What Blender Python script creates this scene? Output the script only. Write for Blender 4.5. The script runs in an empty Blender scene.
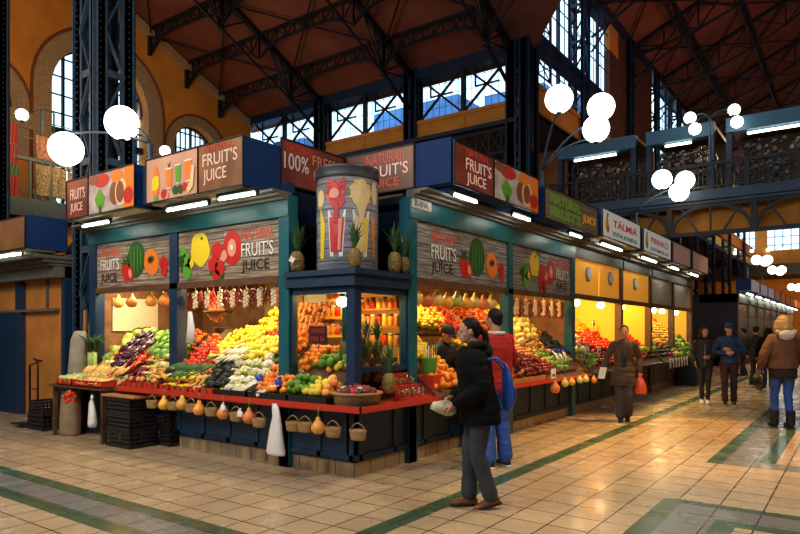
import bpy, bmesh, math, random
from mathutils import Vector as V, Matrix, noise
random.seed(7)
S = bpy.context.scene
COL = S.collection
R = math.radians
PI = math.pi
# ------------------------------------------------------------------ camera, world, sun, exposure
FW = V((-0.5836, 0.812, 0)); RT = V((0.812, 0.5836, 0)); CM = V((4.466, -5.374, 1.6)); FP = 640.0; HY = 331.0
cd = bpy.data.cameras.new('camera'); cam = bpy.data.objects.new('camera', cd); COL.objects.link(cam)
cam.location = CM
cam.rotation_euler = (PI/2, 0, math.atan2(-FW.x, FW.y))
cd.sensor_width = 36; cd.lens = 36*FP/800; cd.shift_y = (HY-267)/800; cd.clip_end = 400; cd.clip_start = .05
S.camera = cam
S.view_settings.view_transform = 'Standard'; S.view_settings.look = 'None'; S.view_settings.gamma = 1
S.view_settings.use_curve_mapping = False
S.view_settings.exposure = 0.0
w = bpy.data.worlds.new('world'); S.world = w; w.use_nodes = True
bg = w.node_tree.nodes['Background']; bg.inputs[0].default_value = (.62, .84, 1.0, 1); bg.inputs[1].default_value = 2.4
S.cycles.max_bounces = 6; S.cycles.diffuse_bounces = 3; S.cycles.glossy_bounces = 3; S.cycles.transparent_max_bounces = 8
S.cycles.sample_clamp_indirect = 4; S.cycles.use_denoising = True; S.cycles.caustics_reflective = False; S.cycles.caustics_refractive = False
def lamp(name, kind, loc, energy, color, size=.3, target=None, size_y=None, angle=None):
    l = bpy.data.lights.new(name, kind); o = bpy.data.objects.new(name, l); COL.objects.link(o)
    l.energy = energy; l.color = color; o.location = loc
    if kind == 'AREA':
        l.size = size
        if size_y: l.shape = 'RECTANGLE'; l.size_y = size_y
    elif kind in ('POINT', 'SPOT'): l.shadow_soft_size = size
    if angle: l.spot_size = angle; l.spot_blend = .6
    if target is not None: o.rotation_euler = (V(target)-V(loc)).to_track_quat('-Z', 'Y').to_euler()
    return o
# unseen lamps added as fill, to brighten and tint floor, walls and roofs
lamp('fill_lamp', 'AREA', (4.8, 0.0, 7.0), 190, (1, .84, .62), .9, (3.2, .5, 0))
lamp('fill_lamp', 'SPOT', (3.0, 7.0, 6.5), 2300, (1, .50, .10), .25, (2.3, 5.0, 0), angle=R(50))
lamp('fill_lamp', 'SPOT', (3.2, 3.0, 6.5), 700, (1, .72, .35), .3, (2.2, 1.8, 0), angle=R(60))
lamp('fill_lamp', 'AREA', (3.0, 20.0, 8.0), 260, (1, .62, .30), 1.0, (2.5, 16, 0))
lamp('fill_lamp', 'AREA', (-3.5, -5.5, 6.5), 300, (1, .74, .42), .9, (-2.6, -2.0, 0))
lamp('fill_lamp', 'AREA', (1.5, -6.5, 7.0), 150, (.92, .93, 1), 1.2, (.4, -1.0, 0))
lamp('fill_lamp', 'AREA', (-1.0, -6.0, 6.0), 130, (.75, .88, 1.0), 1.5, (-5.5, .5, 6))
lamp('fill_lamp', 'AREA', (-10, 3.0, 7.0), 250, (1, .60, .22), 2.5, (-17, 8.0, 10.0))
lamp('fill_lamp', 'AREA', (-9, -3.0, 6.0), 210, (1, .45, .22), 4, (-8, 9, 13))
lamp('fill_lamp', 'AREA', (4.5, 18.0, 7.5), 520, (1, .50, .42), 4, (1.5, 30, 17))
lamp('fill_lamp', 'AREA', (3.0, 50.0, 6.0), 1000, (1, .55, .2), 4, (1.5, 66, 9))

# ------------------------------------------------------------------ materials
MATS = {}
def mat(name, col, rough=.6, metal=0, emit=0, var=0, bump=0, bscale=40, spec=.5, ecol=None, hue=0, mott=0, mscale=6, coat=0, sheen=0):
    if name in MATS: return MATS[name]
    m = bpy.data.materials.new(name); m.use_nodes = True; n = m.node_tree.nodes; l = m.node_tree.links
    p = n['Principled BSDF']; p.inputs['Roughness'].default_value = rough; p.inputs['Metallic'].default_value = metal
    p.inputs['Specular IOR Level'].default_value = spec; p.inputs['Coat Weight'].default_value = coat; p.inputs['Sheen Weight'].default_value = sheen
    c = (*col, 1); p.inputs['Base Color'].default_value = c
    src = None
    if mott:
        t = n.new('ShaderNodeTexCoord'); ns = n.new('ShaderNodeTexNoise'); ns.inputs['Scale'].default_value = mscale; ns.inputs['Detail'].default_value = 5
        l.new(t.outputs['Object'], ns.inputs['Vector'])
        mr = n.new('ShaderNodeMapRange'); mr.inputs[1].default_value = .3; mr.inputs[2].default_value = .7; mr.inputs[3].default_value = 1-mott; mr.inputs[4].default_value = 1+mott
        l.new(ns.outputs['Fac'], mr.inputs[0])
        h = n.new('ShaderNodeHueSaturation'); h.inputs['Color'].default_value = c; l.new(mr.outputs[0], h.inputs['Value']); src = h.outputs[0]
    if var or hue:
        oi = n.new('ShaderNodeObjectInfo')
        h = n.new('ShaderNodeHueSaturation')
        if src: l.new(src, h.inputs['Color'])
        else: h.inputs['Color'].default_value = c
        a = n.new('ShaderNodeMapRange'); a.inputs[3].default_value = 1-var; a.inputs[4].default_value = 1+var; l.new(oi.outputs['Random'], a.inputs[0]); l.new(a.outputs[0], h.inputs['Value'])
        m2 = n.new('ShaderNodeMath'); m2.operation = 'FRACT'; m3 = n.new('ShaderNodeMath'); m3.operation = 'MULTIPLY'; m3.inputs[1].default_value = 7.31
        l.new(oi.outputs['Random'], m3.inputs[0]); l.new(m3.outputs[0], m2.inputs[0])
        b = n.new('ShaderNodeMapRange'); b.inputs[3].default_value = .5-hue; b.inputs[4].default_value = .5+hue; l.new(m2.outputs[0], b.inputs[0]); l.new(b.outputs[0], h.inputs['Hue'])
        src = h.outputs[0]
    if src: l.new(src, p.inputs['Base Color'])
    if emit:
        p.inputs['Emission Color'].default_value = (*(ecol or col), 1); p.inputs['Emission Strength'].default_value = emit
    if bump:
        t = n.new('ShaderNodeTexCoord'); ns = n.new('ShaderNodeTexNoise'); ns.inputs['Scale'].default_value = bscale; ns.inputs['Detail'].default_value = 3
        l.new(t.outputs['Object'], ns.inputs['Vector']); bp = n.new('ShaderNodeBump'); bp.inputs['Strength'].default_value = bump; bp.inputs['Distance'].default_value = .02
        l.new(ns.outputs['Fac'], bp.inputs['Height']); l.new(bp.outputs[0], p.inputs['Normal'])
    MATS[name] = m; return m
def planks(name, c1, c2, c3, bh=.09, rough=.6, emit=0):
    """weathered horizontal boards, in world Z"""
    m = bpy.data.materials.new(name); m.use_nodes = True; n = m.node_tree.nodes; l = m.node_tree.links; p = n['Principled BSDF']
    p.inputs['Roughness'].default_value = rough
    g = n.new('ShaderNodeNewGeometry'); sp = n.new('ShaderNodeSeparateXYZ'); l.new(g.outputs['Position'], sp.inputs[0])
    ad = n.new('ShaderNodeMath'); ad.operation = 'ADD'; l.new(sp.outputs[0], ad.inputs[0]); l.new(sp.outputs[1], ad.inputs[1])
    cb = n.new('ShaderNodeCombineXYZ'); l.new(ad.outputs[0], cb.inputs[0]); l.new(sp.outputs[2], cb.inputs[1])
    mp = n.new('ShaderNodeMapping'); mp.inputs['Scale'].default_value = (1.2, 22, 1); l.new(cb.outputs[0], mp.inputs[0])
    ns = n.new('ShaderNodeTexNoise'); ns.inputs['Scale'].default_value = 2.2; ns.inputs['Detail'].default_value = 6; l.new(mp.outputs[0], ns.inputs[0])
    rp = n.new('ShaderNodeValToRGB'); e = rp.color_ramp.elements; e[0].position = .33; e[0].color = (*c1, 1); e[1].position = .68; e[1].color = (*c3, 1)
    k = e.new(.5); k.color = (*c2, 1); l.new(ns.outputs['Fac'], rp.inputs[0])
    br = n.new('ShaderNodeTexBrick'); br.inputs['Scale'].default_value = 1; br.inputs['Brick Width'].default_value = 1.1; br.inputs['Row Height'].default_value = bh
    br.inputs['Mortar Size'].default_value = .005; br.inputs['Color1'].default_value = (1, 1, 1, 1); br.inputs['Color2'].default_value = (.75, .72, .7, 1); br.inputs['Mortar'].default_value = (.12, .1, .09, 1)
    l.new(cb.outputs[0], br.inputs[0])
    mx = n.new('ShaderNodeMixRGB'); mx.blend_type = 'MULTIPLY'; mx.inputs[0].default_value = 1; l.new(rp.outputs[0], mx.inputs[1]); l.new(br.outputs[0], mx.inputs[2])
    l.new(mx.outputs[0], p.inputs['Base Color'])
    if emit: l.new(mx.outputs[0], p.inputs['Emission Color']); p.inputs['Emission Strength'].default_value = emit
    MATS[name] = m; return m
def tilemat(name, c, var=.06, size=(.352, .352), off=(0.10, 0.02), joint=(.022, .017, .013), rough=.20, vert=False, js=.006):
    m = bpy.data.materials.new(name); m.use_nodes = True; n = m.node_tree.nodes; l = m.node_tree.links; p = n['Principled BSDF']
    g = n.new('ShaderNodeNewGeometry'); src = g.outputs['Position']
    if vert:
        sp = n.new('ShaderNodeSeparateXYZ'); l.new(src, sp.inputs[0]); ad = n.new('ShaderNodeMath'); ad.operation = 'ADD'; l.new(sp.outputs[0], ad.inputs[0]); l.new(sp.outputs[1], ad.inputs[1])
        cb = n.new('ShaderNodeCombineXYZ'); l.new(ad.outputs[0], cb.inputs[0]); l.new(sp.outputs[2], cb.inputs[1]); src = cb.outputs[0]
    mp = n.new('ShaderNodeMapping'); mp.inputs['Location'].default_value = (off[0], off[1], 0); l.new(src, mp.inputs[0])
    br = n.new('ShaderNodeTexBrick'); br.offset = 0; br.inputs['Scale'].default_value = 1; br.inputs['Brick Width'].default_value = size[0]; br.inputs['Row Height'].default_value = size[1]
    br.inputs['Mortar Size'].default_value = js; br.inputs['Mortar Smooth'].default_value = .1; br.inputs['Bias'].default_value = 0
    br.inputs['Color1'].default_value = (*[x*(1-var) for x in c], 1); br.inputs['Color2'].default_value = (*[x*(1+var) for x in c], 1); br.inputs['Mortar'].default_value = (*joint, 1)
    l.new(mp.outputs[0], br.inputs[0])
    ns = n.new('ShaderNodeTexNoise'); ns.inputs['Scale'].default_value = 1.3; ns.inputs['Detail'].default_value = 6; l.new(g.outputs['Position'], ns.inputs[0])
    mr = n.new('ShaderNodeMapRange'); mr.inputs[1].default_value = .3; mr.inputs[2].default_value = .7; mr.inputs[3].default_value = .88; mr.inputs[4].default_value = 1.08; l.new(ns.outputs['Fac'], mr.inputs[0])
    h = n.new('ShaderNodeHueSaturation'); l.new(br.outputs[0], h.inputs['Color']); l.new(mr.outputs[0], h.inputs['Value']); l.new(h.outputs[0], p.inputs['Base Color'])
    m2 = n.new('ShaderNodeMapRange'); m2.inputs[1].default_value = .3; m2.inputs[2].default_value = .7; m2.inputs[3].default_value = rough-.06; m2.inputs[4].default_value = rough+.14
    n2 = n.new('ShaderNodeTexNoise'); n2.inputs['Scale'].default_value = 3; n2.inputs['Detail'].default_value = 5; l.new(g.outputs['Position'], n2.inputs[0]); l.new(n2.outputs['Fac'], m2.inputs[0]); l.new(m2.outputs[0], p.inputs['Roughness'])
    bp = n.new('ShaderNodeBump'); bp.inputs['Strength'].default_value = .4; bp.inputs['Distance'].default_value = .004; bp.invert = True; l.new(br.outputs['Fac'], bp.inputs['Height']); l.new(bp.outputs[0], p.inputs['Normal'])
    MATS[name] = m; return m
def glassy(name, tint, mixf, rough=.05):
    m = bpy.data.materials.new(name); m.use_nodes = True; n = m.node_tree.nodes; l = m.node_tree.links
    for x in list(n):
        if x.type == 'BSDF_PRINCIPLED': n.remove(x)
    t = n.new('ShaderNodeBsdfTransparent'); t.inputs[0].default_value = (*tint, 1); g = n.new('ShaderNodeBsdfGlossy'); g.inputs['Roughness'].default_value = rough
    mx = n.new('ShaderNodeMixShader'); mx.inputs[0].default_value = mixf; l.new(t.outputs[0], mx.inputs[1]); l.new(g.outputs[0], mx.inputs[2]); l.new(mx.outputs[0], n['Material Output'].inputs[0])
    MATS[name] = m; return m

M_blue = mat('navy_paint', (.008, .035, .085), .38, mott=.2)
M_teal = mat('teal_paint', (.008, .105, .13), .35, mott=.15)
M_dblue = mat('dark_blue_paint', (.004, .030, .075), .5, mott=.2)
M_boxblue = mat('sign_box_blue', (.003, .030, .13), .7, spec=.25)
M_iron = mat('blue_grey_iron', (.035, .075, .12), .5, .2, mott=.3, mscale=9)
M_irond = mat('dark_iron', (.004, .006, .011), .55, .2)
M_ironb = mat('deep_blue_iron', (.006, .022, .06), .45, .2)
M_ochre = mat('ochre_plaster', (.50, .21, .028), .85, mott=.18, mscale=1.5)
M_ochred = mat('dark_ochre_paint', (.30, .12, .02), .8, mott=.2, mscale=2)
M_stone = mat('grey_brown_brick', (.29, .21, .14), .85, mott=.25, mscale=14)
M_redline = mat('terracotta_line', (.16, .035, .015), .8)
M_roof = mat('terracotta_boards', (.16, .042, .022), .8, mott=.28, mscale=.8)
M_black = mat('black_rubber', (.008, .008, .01), .6)
M_blackpl = mat('black_plastic', (.012, .013, .016), .42)
M_white = mat('white_paper', (.8, .79, .76), .7)
M_cream = mat('cream_board', (.78, .62, .38), .6)
M_red = mat('red_board', (.55, .035, .015), .45)
M_wood = mat('crate_wood', (.42, .19, .06), .7, mott=.25, mscale=20)
M_dwood = mat('dark_wood', (.10, .045, .02), .6, mott=.3, mscale=8)
M_wick = mat('woven_wicker', (.38, .22, .08), .7, mott=.3, mscale=60, bump=.6, bscale=120)
M_grey = mat('grey_moulding', (.11, .105, .09), .55, mott=.2)
M_soff = mat('pale_soffit', (.62, .64, .50), .6)
M_chrome = mat('dull_steel', (.45, .45, .45), .3, .9)
M_globe = mat('lit_globe', (1, .93, .78), .4, emit=5.5, ecol=(1, .90, .72))
M_tube = mat('lit_tube', (1, 1, .9), .4, emit=24, ecol=(.93, 1, .84))
M_bulb = mat('lit_bulb', (1, .9, .6), .4, emit=30, ecol=(1, .80, .42))
M_pane = glassy('window_glass', (.93, .97, 1.0), .06)
M_shopglass = glassy('shop_glass', (.97, .97, .95), .05)
M_cup = glassy('clear_cup', (.93, .93, .93), .12)
M_beige = tilemat('beige_floor_tile', (.52, .39, .25), js=.007)
M_green = tilemat('green_floor_tile', (.055, .115, .065), off=(.10, .02))
M_greyt = tilemat('grey_floor_tile', (.19, .20, .21), off=(.10, .02))
M_plinth = tilemat('plinth_tile', (.42, .29, .16), size=(.28, .4), off=(0, .05), vert=True, rough=.4)
M_planks = planks('weathered_boards', (.10, .065, .045), (.30, .22, .16), (.55, .45, .34))
M_planks2 = planks('grey_weathered_boards', (.10, .09, .09), (.26, .25, .25), (.48, .47, .47))
def flat(name, c, rough=.5, emit=0): return mat(name, c, rough, emit=emit)

# ------------------------------------------------------------------ mesh helpers
class MB:
    def __init__(s): s.v = []; s.f = []; s.m = []; s.sm = []
    def add(s, vs, fs, mi=0, smooth=False):
        b = len(s.v); s.v += [V(x) for x in vs]
        for f in fs: s.f.append([b+i for i in f]); s.m.append(mi); s.sm.append(smooth)
    def box(s, a, b, mi=0):
        x0, y0, z0 = [min(p, q) for p, q in zip(a, b)]; x1, y1, z1 = [max(p, q) for p, q in zip(a, b)]
        s.add([(x0,y0,z0),(x1,y0,z0),(x1,y1,z0),(x0,y1,z0),(x0,y0,z1),(x1,y0,z1),(x1,y1,z1),(x0,y1,z1)],
              [(0,3,2,1),(4,5,6,7),(0,1,5,4),(1,2,6,5),(2,3,7,6),(3,0,4,7)], mi)
    def obox(s, c, ax, ay, az, mi=0):
        c = V(c); ax, ay, az = V(ax), V(ay), V(az)
        s.add([c-ax-ay-az, c+ax-ay-az, c+ax+ay-az, c-ax+ay-az, c-ax-ay+az, c+ax-ay+az, c+ax+ay+az, c-ax+ay+az],
              [(0,3,2,1),(4,5,6,7),(0,1,5,4),(1,2,6,5),(2,3,7,6),(3,0,4,7)], mi)
    def quad(s, p, mi=0): s.add(p, [tuple(range(len(p)))], mi)
    def bar(s, a, b, w, h=None, mi=0, up=(0,0,1)):
        a, b = V(a), V(b); d = b-a
        if d.length < 1e-6: return
        h = h or w; u = V(up)
        if abs(d.normalized().dot(u)) > .98: u = V((1, 0, 0))
        x = d.cross(u).normalized(); z = x.cross(d).normalized()
        s.obox((a+b)/2, d/2, x*w/2, z*h/2, mi)
    def tube(s, pts, r, n=8, mi=0, cap=True, smooth=True):
        pts = [V(p) for p in pts]; k = len(pts)
        rs = r if isinstance(r, (list, tuple)) else [r]*k
        d0 = (pts[1]-pts[0]).normalized(); u = V((0,0,1)) if abs(d0.z) < .9 else V((1,0,0)); x = d0.cross(u).normalized()
        vs = []
        for i, p in enumerate(pts):
            d = (pts[min(i+1, k-1)]-pts[max(i-1, 0)]).normalized()
            x = (x - d*x.dot(d)).normalized(); y = d.cross(x)
            for j in range(n):
                a = 2*PI*j/n; vs.append(p+(x*math.cos(a)+y*math.sin(a))*rs[i])
        fs = [(i*n+j, i*n+(j+1) % n, (i+1)*n+(j+1) % n, (i+1)*n+j) for i in range(k-1) for j in range(n)]
        if cap: fs += [tuple(reversed(range(n))), tuple(range((k-1)*n, k*n))]
        s.add(vs, fs, mi, smooth)
    def loft(s, secs, n=14, mi=0, smooth=True):
        vs = []; k = len(secs)
        for c, u, v in secs:
            c, u, v = V(c), V(u), V(v)
            for j in range(n):
                a = 2*PI*j/n; vs.append(c+u*math.cos(a)+v*math.sin(a))
        fs = [(i*n+j, i*n+(j+1) % n, (i+1)*n+(j+1) % n, (i+1)*n+j) for i in range(k-1) for j in range(n)]
        fs += [tuple(reversed(range(n))), tuple(range((k-1)*n, k*n))]
        s.add(vs, fs, mi, smooth)
    def ell(s, c, r, mi=0, nu=12, nv=8, rot=None):
        c = V(c); r = r if isinstance(r, (list, tuple)) else (r, r, r); vs = []; fs = []
        def P(x, y, z):
            p = V((x*r[0], y*r[1], z*r[2])); return c+(rot @ p if rot else p)
        vs.append(P(0,0,-1))
        for i in range(1, nv):
            t = PI*i/nv
            for j in range(nu):
                a = 2*PI*j/nu; vs.append(P(math.sin(t)*math.cos(a), math.sin(t)*math.sin(a), -math.cos(t)))
        vs.append(P(0,0,1)); L = len(vs)-1
        for j in range(nu):
            fs.append((0, 1+(j+1) % nu, 1+j)); b = 1+(nv-2)*nu; fs.append((L, b+j, b+(j+1) % nu))
            for i in range(nv-2): fs.append((1+i*nu+j, 1+i*nu+(j+1) % nu, 1+(i+1)*nu+(j+1) % nu, 1+(i+1)*nu+j))
        s.add(vs, fs, mi, True)
    def lathe(s, prof, c=(0,0,0), n=14, mi=0, smooth=True, sx=1, sy=1, cap=True):
        c = V(c); k = len(prof); vs = [c+V((r*math.cos(2*PI*j/n)*sx, r*math.sin(2*PI*j/n)*sy, z)) for r, z in prof for j in range(n)]
        fs = [(i*n+j, i*n+(j+1) % n, (i+1)*n+(j+1) % n, (i+1)*n+j) for i in range(k-1) for j in range(n)]
        if cap: fs += [tuple(reversed(range(n))), tuple(range((k-1)*n, k*n))]
        s.add(vs, fs, mi, smooth)
    def merge(s, o, M=None, mi=0):
        b = len(s.v); s.v += [(M @ x if M else x.copy()) for x in o.v]
        for f, m, q in zip(o.f, o.m, o.sm): s.f.append([b+i for i in f]); s.m.append(mi+m); s.sm.append(q)
    def mesh(s, name, mats, off=None):
        me = bpy.data.meshes.new(name); vs = s.v if off is None else [x-off for x in s.v]
        me.from_pydata([tuple(x) for x in vs], [], s.f)
        for m in (mats if isinstance(mats, (list, tuple)) else [mats]): me.materials.append(m)
        me.polygons.foreach_set('material_index', s.m); me.polygons.foreach_set('use_smooth', s.sm); me.update()
        return me
def wloc(o):
    p = V((0, 0, 0))
    while o: p += o.location; o = o.parent
    return p
def obj(name, mb, mats, parent=None, label=None, kind=None, loc=None, local=False):
    base = V(loc) if loc is not None else V((0,0,0))
    off = base if parent is None else (V((0,0,0)) if local else wloc(parent)+base)
    o = bpy.data.objects.new(name, mb.mesh(name, mats, off)); COL.objects.link(o)
    if parent: o.parent = parent
    o.location = base if not (parent and loc is None) else (0,0,0)
    if local and not parent: o.data.transform(Matrix.Translation(base))
    if label: o['label'] = label
    if kind: o['kind'] = kind
    return o
def tag(o, label, cat, group=None, kind=None):
    o['label'] = label; o['category'] = cat
    if group: o['group'] = group
    if kind: o['kind'] = kind
    return o
def thing(name, label, cat, loc=(0,0,0), group=None, rz=0):
    o = bpy.data.objects.new(name, None); COL.objects.link(o); o.location = loc; o.rotation_euler = (0, 0, rz); o.empty_display_size = .1
    return tag(o, label, cat, group)
def solo(name, mb, mats, label, cat, group=None, loc=None): return tag(obj(name, mb, mats, loc=loc, local=loc is not None), label, cat, group)
def copy_tree(o, parent=None):
    c = o.copy(); COL.objects.link(c)
    if parent: c.parent = parent
    for ch in list(o.children): copy_tree(ch, c)
    return c
def struct(name, mb, mats, parent=None): return obj(name, mb, mats, parent, kind='structure')
def at(px, py, d): return CM + FW*d + RT*((px-400)/FP*d) + V((0,0,-(py-HY)/FP*d))
def proj(p):
    q = V(p)-CM; d = q.dot(FW)
    return (400+FP*q.dot(RT)/d, HY-FP*q.z/d, d)
_tc = {}
def text(name, s, mats, origin, xd, zd, parent, w=None, h=None, ext=.003, bold=0, label=None, shear=0):
    """flat lettering: origin is its lower left corner, xd the reading direction, zd up; fitted to w x h"""
    c = bpy.data.curves.new('lettering', 'FONT'); c.body = s; c.extrude = 0.02; c.offset = bold; c.shear = shear; c.align_x = 'LEFT'; c.resolution_u = 3
    t = bpy.data.objects.new('lettering', c); COL.objects.link(t); bpy.context.view_layer.update()
    me = bpy.data.meshes.new_from_object(t.evaluated_get(bpy.context.evaluated_depsgraph_get())); bpy.data.objects.remove(t)
    xs = [v.co.x for v in me.vertices]; ys = [v.co.y for v in me.vertices]
    x0, x1, y0, y1 = min(xs), max(xs), min(ys), max(ys); sx = w/(x1-x0) if w else h/(y1-y0); sy = h/(y1-y0) if h else sx
    xd = V(xd).normalized(); zd = V(zd).normalized(); nd = xd.cross(zd); off = wloc(parent) if parent else V((0,0,0))
    for v in me.vertices:
        v.co = V(origin)-off+xd*(v.co.x-x0)*sx+zd*(v.co.y-y0)*sy+nd*(.5+v.co.z/.04)*ext
    me.materials.clear(); me.materials.append(mats)
    o = bpy.data.objects.new(name, me); COL.objects.link(o)
    if parent: o.parent = parent
    if label: o['label'] = label
    return o
def shape2d(pts, origin, xd, zd, th, mb, mi=0, lift=0):
    xd = V(xd).normalized(); zd = V(zd).normalized(); nd = xd.cross(zd); o = V(origin); n = len(pts)
    a = [o+xd*x+zd*y+nd*lift for x, y in pts]; b = [p+nd*th for p in a]
    mb.add(a+b, [tuple(reversed(range(n))), tuple(range(n, 2*n))]+[(i, (i+1) % n, n+(i+1) % n, n+i) for i in range(n)], mi)
def oval(cx, cy, rx, ry, n=20, rot=0, wob=0):
    r = []
    for i in range(n):
        a = 2*PI*i/n; k = 1+wob*math.sin(a*5+cx*9); x, y = rx*k*math.cos(a), ry*k*math.sin(a)
        r.append((cx+x*math.cos(rot)-y*math.sin(rot), cy+x*math.sin(rot)+y*math.cos(rot)))
    return r

def bagmesh(w, h, d, knots=True):
    b = MB(); b.loft([((0,0,0),(w*.5,0,0),(0,d*.5,0)), ((.01,0,h*.15),(w*.56,0,0),(0,d*.55,0)), ((0,0,h*.5),(w*.46,0,0),(0,d*.45,0)), ((-.01,0,h*.75),(w*.30,0,0),(0,d*.3,0)), ((0,0,h*.86),(w*.12,0,0),(0,d*.15,0)), ((0,0,h*.93),(w*.26,0,0),(0,d*.2,0)), ((0,0,h),(w*.10,0,0),(0,d*.1,0))], 14)
    for i, v in enumerate(b.v): v += V((noise.noise(v*23)*.02, noise.noise(v*31)*.015, 0))
    return b

# ------------------------------------------------------------------ the setting: floor
xs = sorted([-32, 1.22, 1.42, 2.94, 3.12, 3.47, 3.64, 14]); ys = sorted([-15, -2.6, -2.42, -2.14, -1.97, .45, .62, .97, 1.12, 3.13, 3.5, 72])
mb = MB()
def floor_kind(x, y):
    if -2.6 < y < -1.97: return 2 if -2.42 < y < -2.14 else 1
    if 1.22 < x < 1.42 and y > -1.97: return 1
    if x > 2.94 and y > -1.97:
        if y < 1.12:
            if y > .97 or x < 3.12: return 1
            if y > .62 or x < 3.47: return 2
            if y > .45 or x < 3.64: return 1
        elif y > 3.13:
            if x < 3.12: return 1
            if x < 3.47 or y < 3.5: return 2
            if x < 3.64: return 1
    return 0
for i in range(len(xs)-1):
    for j in range(len(ys)-1):
        x0, x1, y0, y1 = xs[i], xs[i+1], ys[j], ys[j+1]
        mb.add([(x0,y0,0),(x1,y0,0),(x1,y1,0),(x0,y1,0)], [(0,1,2,3)], floor_kind((x0+x1)/2, (y0+y1)/2))
struct('floor', mb, [M_beige, M_green, M_greyt])
mb = MB(); mb.box((-32, -15, -.3), (14, 72, -.02)); struct('floor_slab', mb, M_grey)

# ------------------------------------------------------------------ left gable wall with arched windows
WX = -17.0; YC = 13.4; ZE = 10.7; SL = .45; COLX = -4.3
def roofz(y): return ZE+SL*(YC-y)
def arch_fn(cy, r, z0, zs):
    return lambda y: (zs+math.sqrt(max(r*r-(y-cy)**2, 0))) if abs(y-cy) < r else None
ARCH = [(6.7, 1.75, 5.2, 9.6), (10.6, 1.05, 7.0, 8.7), (2.9, 1.0, 7.0, 8.7), (-2, 1.75, 5.2, 9.6)]
def gable_wall(name, X, y0, y1, arches, top, th=.6):
    mb = MB(); cuts = {y0, y1}
    for cy, r, z0, zs in arches:
        for i in range(21): cuts.add(round(cy-r*math.cos(PI*i/20), 4))
    yy = sorted(c for c in cuts if y0 <= c <= y1)
    for a, b in zip(yy, yy[1:]):
        hole = None
        for cy, r, z0, zs in arches:
            if abs((a+b)/2-cy) < r: hole = (cy, r, z0, zs)
        if not hole:
            mb.add([(X,a,0),(X,b,0),(X,b,top(b)),(X,a,top(a)),(X-th,a,0),(X-th,b,0),(X-th,b,top(b)),(X-th,a,top(a))], [(0,1,2,3),(7,6,5,4)]); continue
        cy, r, z0, zs = hole; f = lambda y: zs+math.sqrt(max(r*r-(y-cy)**2, 0))
        mb.box((X-th, a, 0), (X, b, z0))
        mb.add([(X,a,f(a)),(X,b,f(b)),(X,b,top(b)),(X,a,top(a)),(X-th,a,f(a)),(X-th,b,f(b)),(X-th,b,top(b)),(X-th,a,top(a))], [(0,1,2,3),(7,6,5,4),(0,4,5,1)])
    for cy, r, z0, zs in arches:
        for s in (-1, 1): mb.quad([(X,cy+s*r,z0),(X-th,cy+s*r,z0),(X-th,cy+s*r,zs),(X,cy+s*r,zs)])
    return struct(name, mb, M_ochre)
gable_wall('wall_left', WX, -15, YC, ARCH, lambda y: min(roofz(y), roofz(-3.0-(y+3.0)) if y < -3 else roofz(y)))
def arch_window(idx, X, cy, r, z0, zs):
    mb = MB(); n = 18
    pts = [(X-.45, cy-r, z0), (X-.45, cy+r, z0)]+[(X-.45, cy+r*math.cos(PI*i/n), zs+r*math.sin(PI*i/n)) for i in range(n+1)]
    mb.quad(pts); g = struct('window_%d' % idx, mb, M_pane)
    f = MB(); w_ = .045
    for k in range(-4, 5):
        y = cy+k*r/4.5
        f.bar((X-.4, y, z0), (X-.4, y, zs+math.sqrt(max(r*r-(y-cy)**2, 0))), w_ if k % 3 else .09)
    z = z0
    while z < zs+r*.9:
        hw = r if z < zs else math.sqrt(r*r-(z-zs)**2); f.bar((X-.4, cy-hw, z), (X-.4, cy+hw, z), w_ if abs(z-8.4) > .4 else .22); z += .62
    f.tube([(X-.38, cy+r*math.cos(PI*i/n), zs+r*math.sin(PI*i/n)) for i in range(n+1)], .06, 6)
    obj('window_frame', f, M_ironb, g)
    t = MB(); w2 = .62 if r > 1.2 else .4          # flat brick surround with a raised dark edge line
    ring = [(cy-r, z0)]+[(cy-r*math.cos(PI*i/n), zs+r*math.sin(PI*i/n)) for i in range(n+1)]+[(cy+r, z0)]
    out = [(cy-r-w2, z0)]+[(cy-(r+w2)*math.cos(PI*i/n), zs+(r+w2)*math.sin(PI*i/n)) for i in range(n+1)]+[(cy+r+w2, z0)]
    for a, b, c, d in zip(ring, ring[1:], out, out[1:]):
        t.add([(X+.05,a[0],a[1]),(X+.05,b[0],b[1]),(X+.05,d[0],d[1]),(X+.05,c[0],c[1]),(X,c[0],c[1]),(X,d[0],d[1]),(X,a[0],a[1]),(X,b[0],b[1])], [(0,1,2,3),(3,2,5,4),(0,6,7,1)])
    t.tube([(X+.06, p[0], p[1]) for p in out], .045, 5, mi=1)
    struct('trim_%d' % idx, t, [M_stone, M_redline])
for i, a in enumerate(ARCH): arch_window(i+1, WX, *a)
# stone impost band and cornice under the gable
mb = MB(); mb.box((WX, -15, 8.0), (WX+.12, 4.35, 8.5)); mb.box((WX, 9.05, 8.0), (WX+.12, 9.3, 8.5)); struct('trim_5', mb, M_stone)
mb = MB(); mb.bar((WX+.1, YC, roofz(YC)-.25), (WX+.1, -3, roofz(-3)-.25), .2, .25); struct('trim_6', mb, M_stone)

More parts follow.
